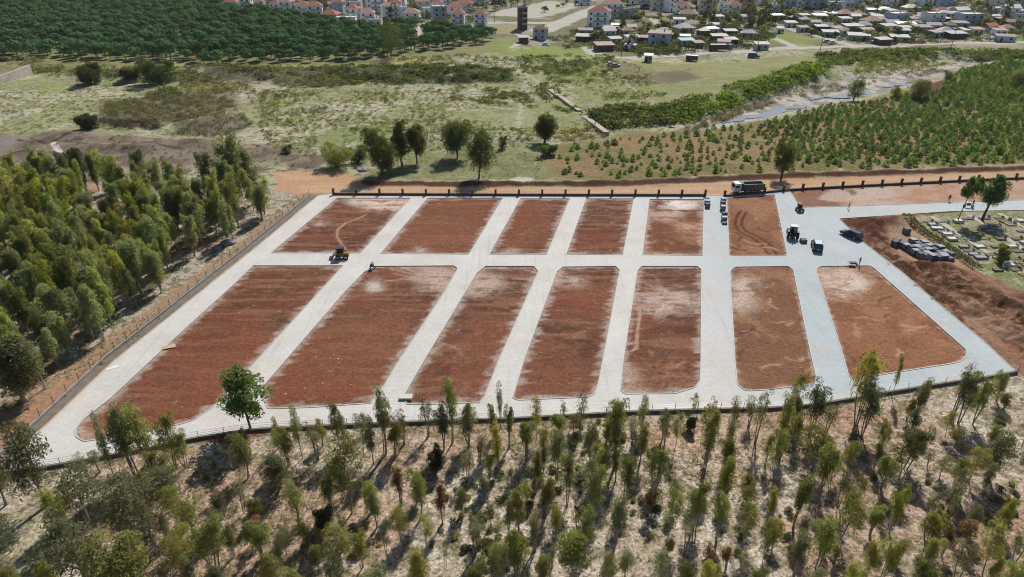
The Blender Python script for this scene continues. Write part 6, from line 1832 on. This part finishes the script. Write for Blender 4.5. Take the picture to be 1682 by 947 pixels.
scatter('garden_shrubbery', 'grey and dark shrubbery filling the gardens between the village shacks', 'shrubbery', [
    ([(930, 52), (1020, 48), (1200, 36), (1280, 60), (1230, 84), (1060, 92), (980, 78)], 1200, .8, 2.3, (.55, .60, .50), .34),
    ([(1280, 40), (1420, 20), (1690, 10), (1690, 66), (1420, 74), (1340, 58)], 1700, .8, 2.2, (.62, .62, .55), .34),
    ([(440, 0), (800, -4), (800, 40), (690, 40), (560, 34)], 650, .8, 2.2, (.55, .62, .48), .36),
    ([(1010, 30), (1200, 20), (1690, -5), (1690, 20), (1420, 26), (1270, 40)], 1100, .8, 2.4, (.52, .57, .48), .34),
    ([(1045, 84), (1120, 80), (1122, 92), (1045, 95)], 110, .8, 1.4, DARK, .2),
    ([(900, 62), (950, 58), (985, 80), (930, 78)], 140, .6, 1.5, (.95, .95, .8), .36),
], SCRUB)

# far vehicles on the village road
van_p = mat('white_van_paint', (.6, .6, .6), .4)
far_car = Proto(make_car('village_car', van_p, van_p, 4.3, 1.75, 1.5, False))
for px, py, rz, lab in ((1003, 110, .3, 'white car parked on bare earth below the village road'), (1011, 111.5, .2, 'second pale car parked beside the white one on bare earth'), (1358, 71, .1, 'white car at the junction of two village lanes'), (1366, 73, .5, 'pale car nearest the bend of the village lane'), (1379, 68, .1, 'white car parked by the shack at the lane'), (1435, 72, 0, 'pale car beside shack on the village road'), (897, 73, 0, 'small white car parked on the bright green grass')):
    x, y = G(px, py); o = far_car.put(x, y, gz(x, y) + .02, rz); tag(o, lab, 'car', 'cars parked in the village'); REG.append((o, px))
o = make_car('village_car', mat('far_blue_paint', (.06, .09, .16), .3, .3), mat('far_blue_roof', (.3, .33, .4), .3), 4.8, 1.9, 1.8)
x, y = G(1238, 94); o.location = (x, y, gz(x, y) + .02); o.rotation_euler = (0, 0, -.4); o.scale = (1.15,) * 3; tag(o, 'dark blue van standing on grass below the village road', 'van')
def make_lorry():
    root = empty('loaded_lorry', 0, 0)
    br = mat('lorry_load_brown', A(110, 84, 72), .9, var=.3)
    b = MB(); b.box((-1.5, 0, 1.9), (8.5, 2.5, 1.9)); b.build('load', br, root, bevel=.1)
    t = MB(); t.box((-1.7, 0, 2.93), (7.6, 2.3, .16)); t.build('tarpaulin', TIN, root)
    d = MB(); d.box((-.5, 0, .8), (11, 2.3, .25)); d.build('flatbed', BLK, root)
    c = MB(); c.prism([(3.2, .7), (5.1, .7), (5.1, 1.9), (4.8, 3.0), (3.2, 3.0)], -1.2, 1.2, 'y'); c.build('cab', mat('lorry_blue', (.12, .16, .3), .4), root, bevel=.06)
    g = MB(); g.add([(5.12, -1, 1.95), (5.12, 1, 1.95), (4.86, 1, 2.8), (4.86, -1, 2.8)], [(0, 1, 2, 3)]); g.build('windscreen', GLASS, root)
    for x in (4.2, -2.2, -3.4, -4.6):
        for s in (-1, 1): wheel(root, x, s * 1.0, .5, .35)
    return root
o = make_lorry(); x, y = G(1184, 86); o.location = (x, y, gz(x, y) + .1); o.rotation_euler = (0, 0, .02); tag(o, 'long brown loaded lorry with blue cab on the village road', 'lorry')
def make_trailer():
    root = empty('box_trailer', 0, 0)
    b = MB(); b.box((0, 0, 1.35), (5.0, 2.2, 1.9)); b.build('box', mat('trailer_dark', (.06, .06, .065), .7), root, bevel=.05)
    r = MB(); r.box((0, 0, 2.35), (5.1, 2.3, .08)); r.build('roof', TIN, root)
    for s in (-1, 1): wheel(root, -.3, s * 1.0, .38, .24)
    d = MB(); d.cyl((2.5, 0, .5), (3.6, 0, .45), .06, n=6); d.build('drawbar', BLK, root)
    return root
o = make_trailer(); x, y = G(1136, 101); o.location = (x, y, gz(x, y)); o.rotation_euler = (0, 0, -.45); tag(o, 'dark box trailer with pale roof alone on the grass', 'trailer')
pole = MB(); pole.cyl((0, 0, -.3), (0, 0, 9), .16, .1, n=6); pole.box((0, 0, 8.4), (1.8, .1, .12))
PM = pole.mesh('utility_pole', mat('pole_wood', (.12, .10, .085), .9))
for px, py, lab in ((1347, 84, 'grey utility pole beside the lane junction'), (1020, 97, 'utility pole at the bend of the village road'), (855, 46, 'utility pole by the unfinished tower'), (1562, 78, 'utility pole on the road above the river thicket'), (1243, 88, 'utility pole beside the white roofed shed'), (812, 36, 'utility pole at the edge of the village square')):
    x, y = G(px, py); o = bpy.data.objects.new('utility_pole', PM); o.location = (x, y, gz(x, y)); link(o); tag(o, lab, 'pole', 'utility poles of the village'); REG.append((o, px))

# ------------------------------------------------------------------ tell look-alikes apart by their place in their own set
ORD = ['first', 'second', 'third', 'fourth', 'fifth', 'sixth', 'seventh', 'eighth', 'ninth', 'tenth', 'eleventh', 'twelfth']
sets = {}
for o, px in REG: sets.setdefault(o['label'], []).append((px, o))
for lab, items in sets.items():
    if 1 < len(items) <= 12:
        items.sort(key=lambda t: t[0])
        for i, (px, o) in enumerate(items):
            n = len(lab.split())
            if n <= 10: o['label'] = f'{lab}, {ORD[i]} from the left of {len(items)}'
            elif n <= 12: o['label'] = f'{lab}, {ORD[i]} from the left'
            else: o['label'] = f'{ORD[i]} from left, {lab}'
        for px, o in items:
            w = o['label'].split()
            if len(w) > 16: o['label'] = ' '.join(w[:16])
for pr in Proto.ALL:          # kinds that were never planted
    if not pr.used:
        for c in CHILDREN.get(pr.root.name, []): bpy.data.objects.remove(c)
        bpy.data.objects.remove(pr.root)
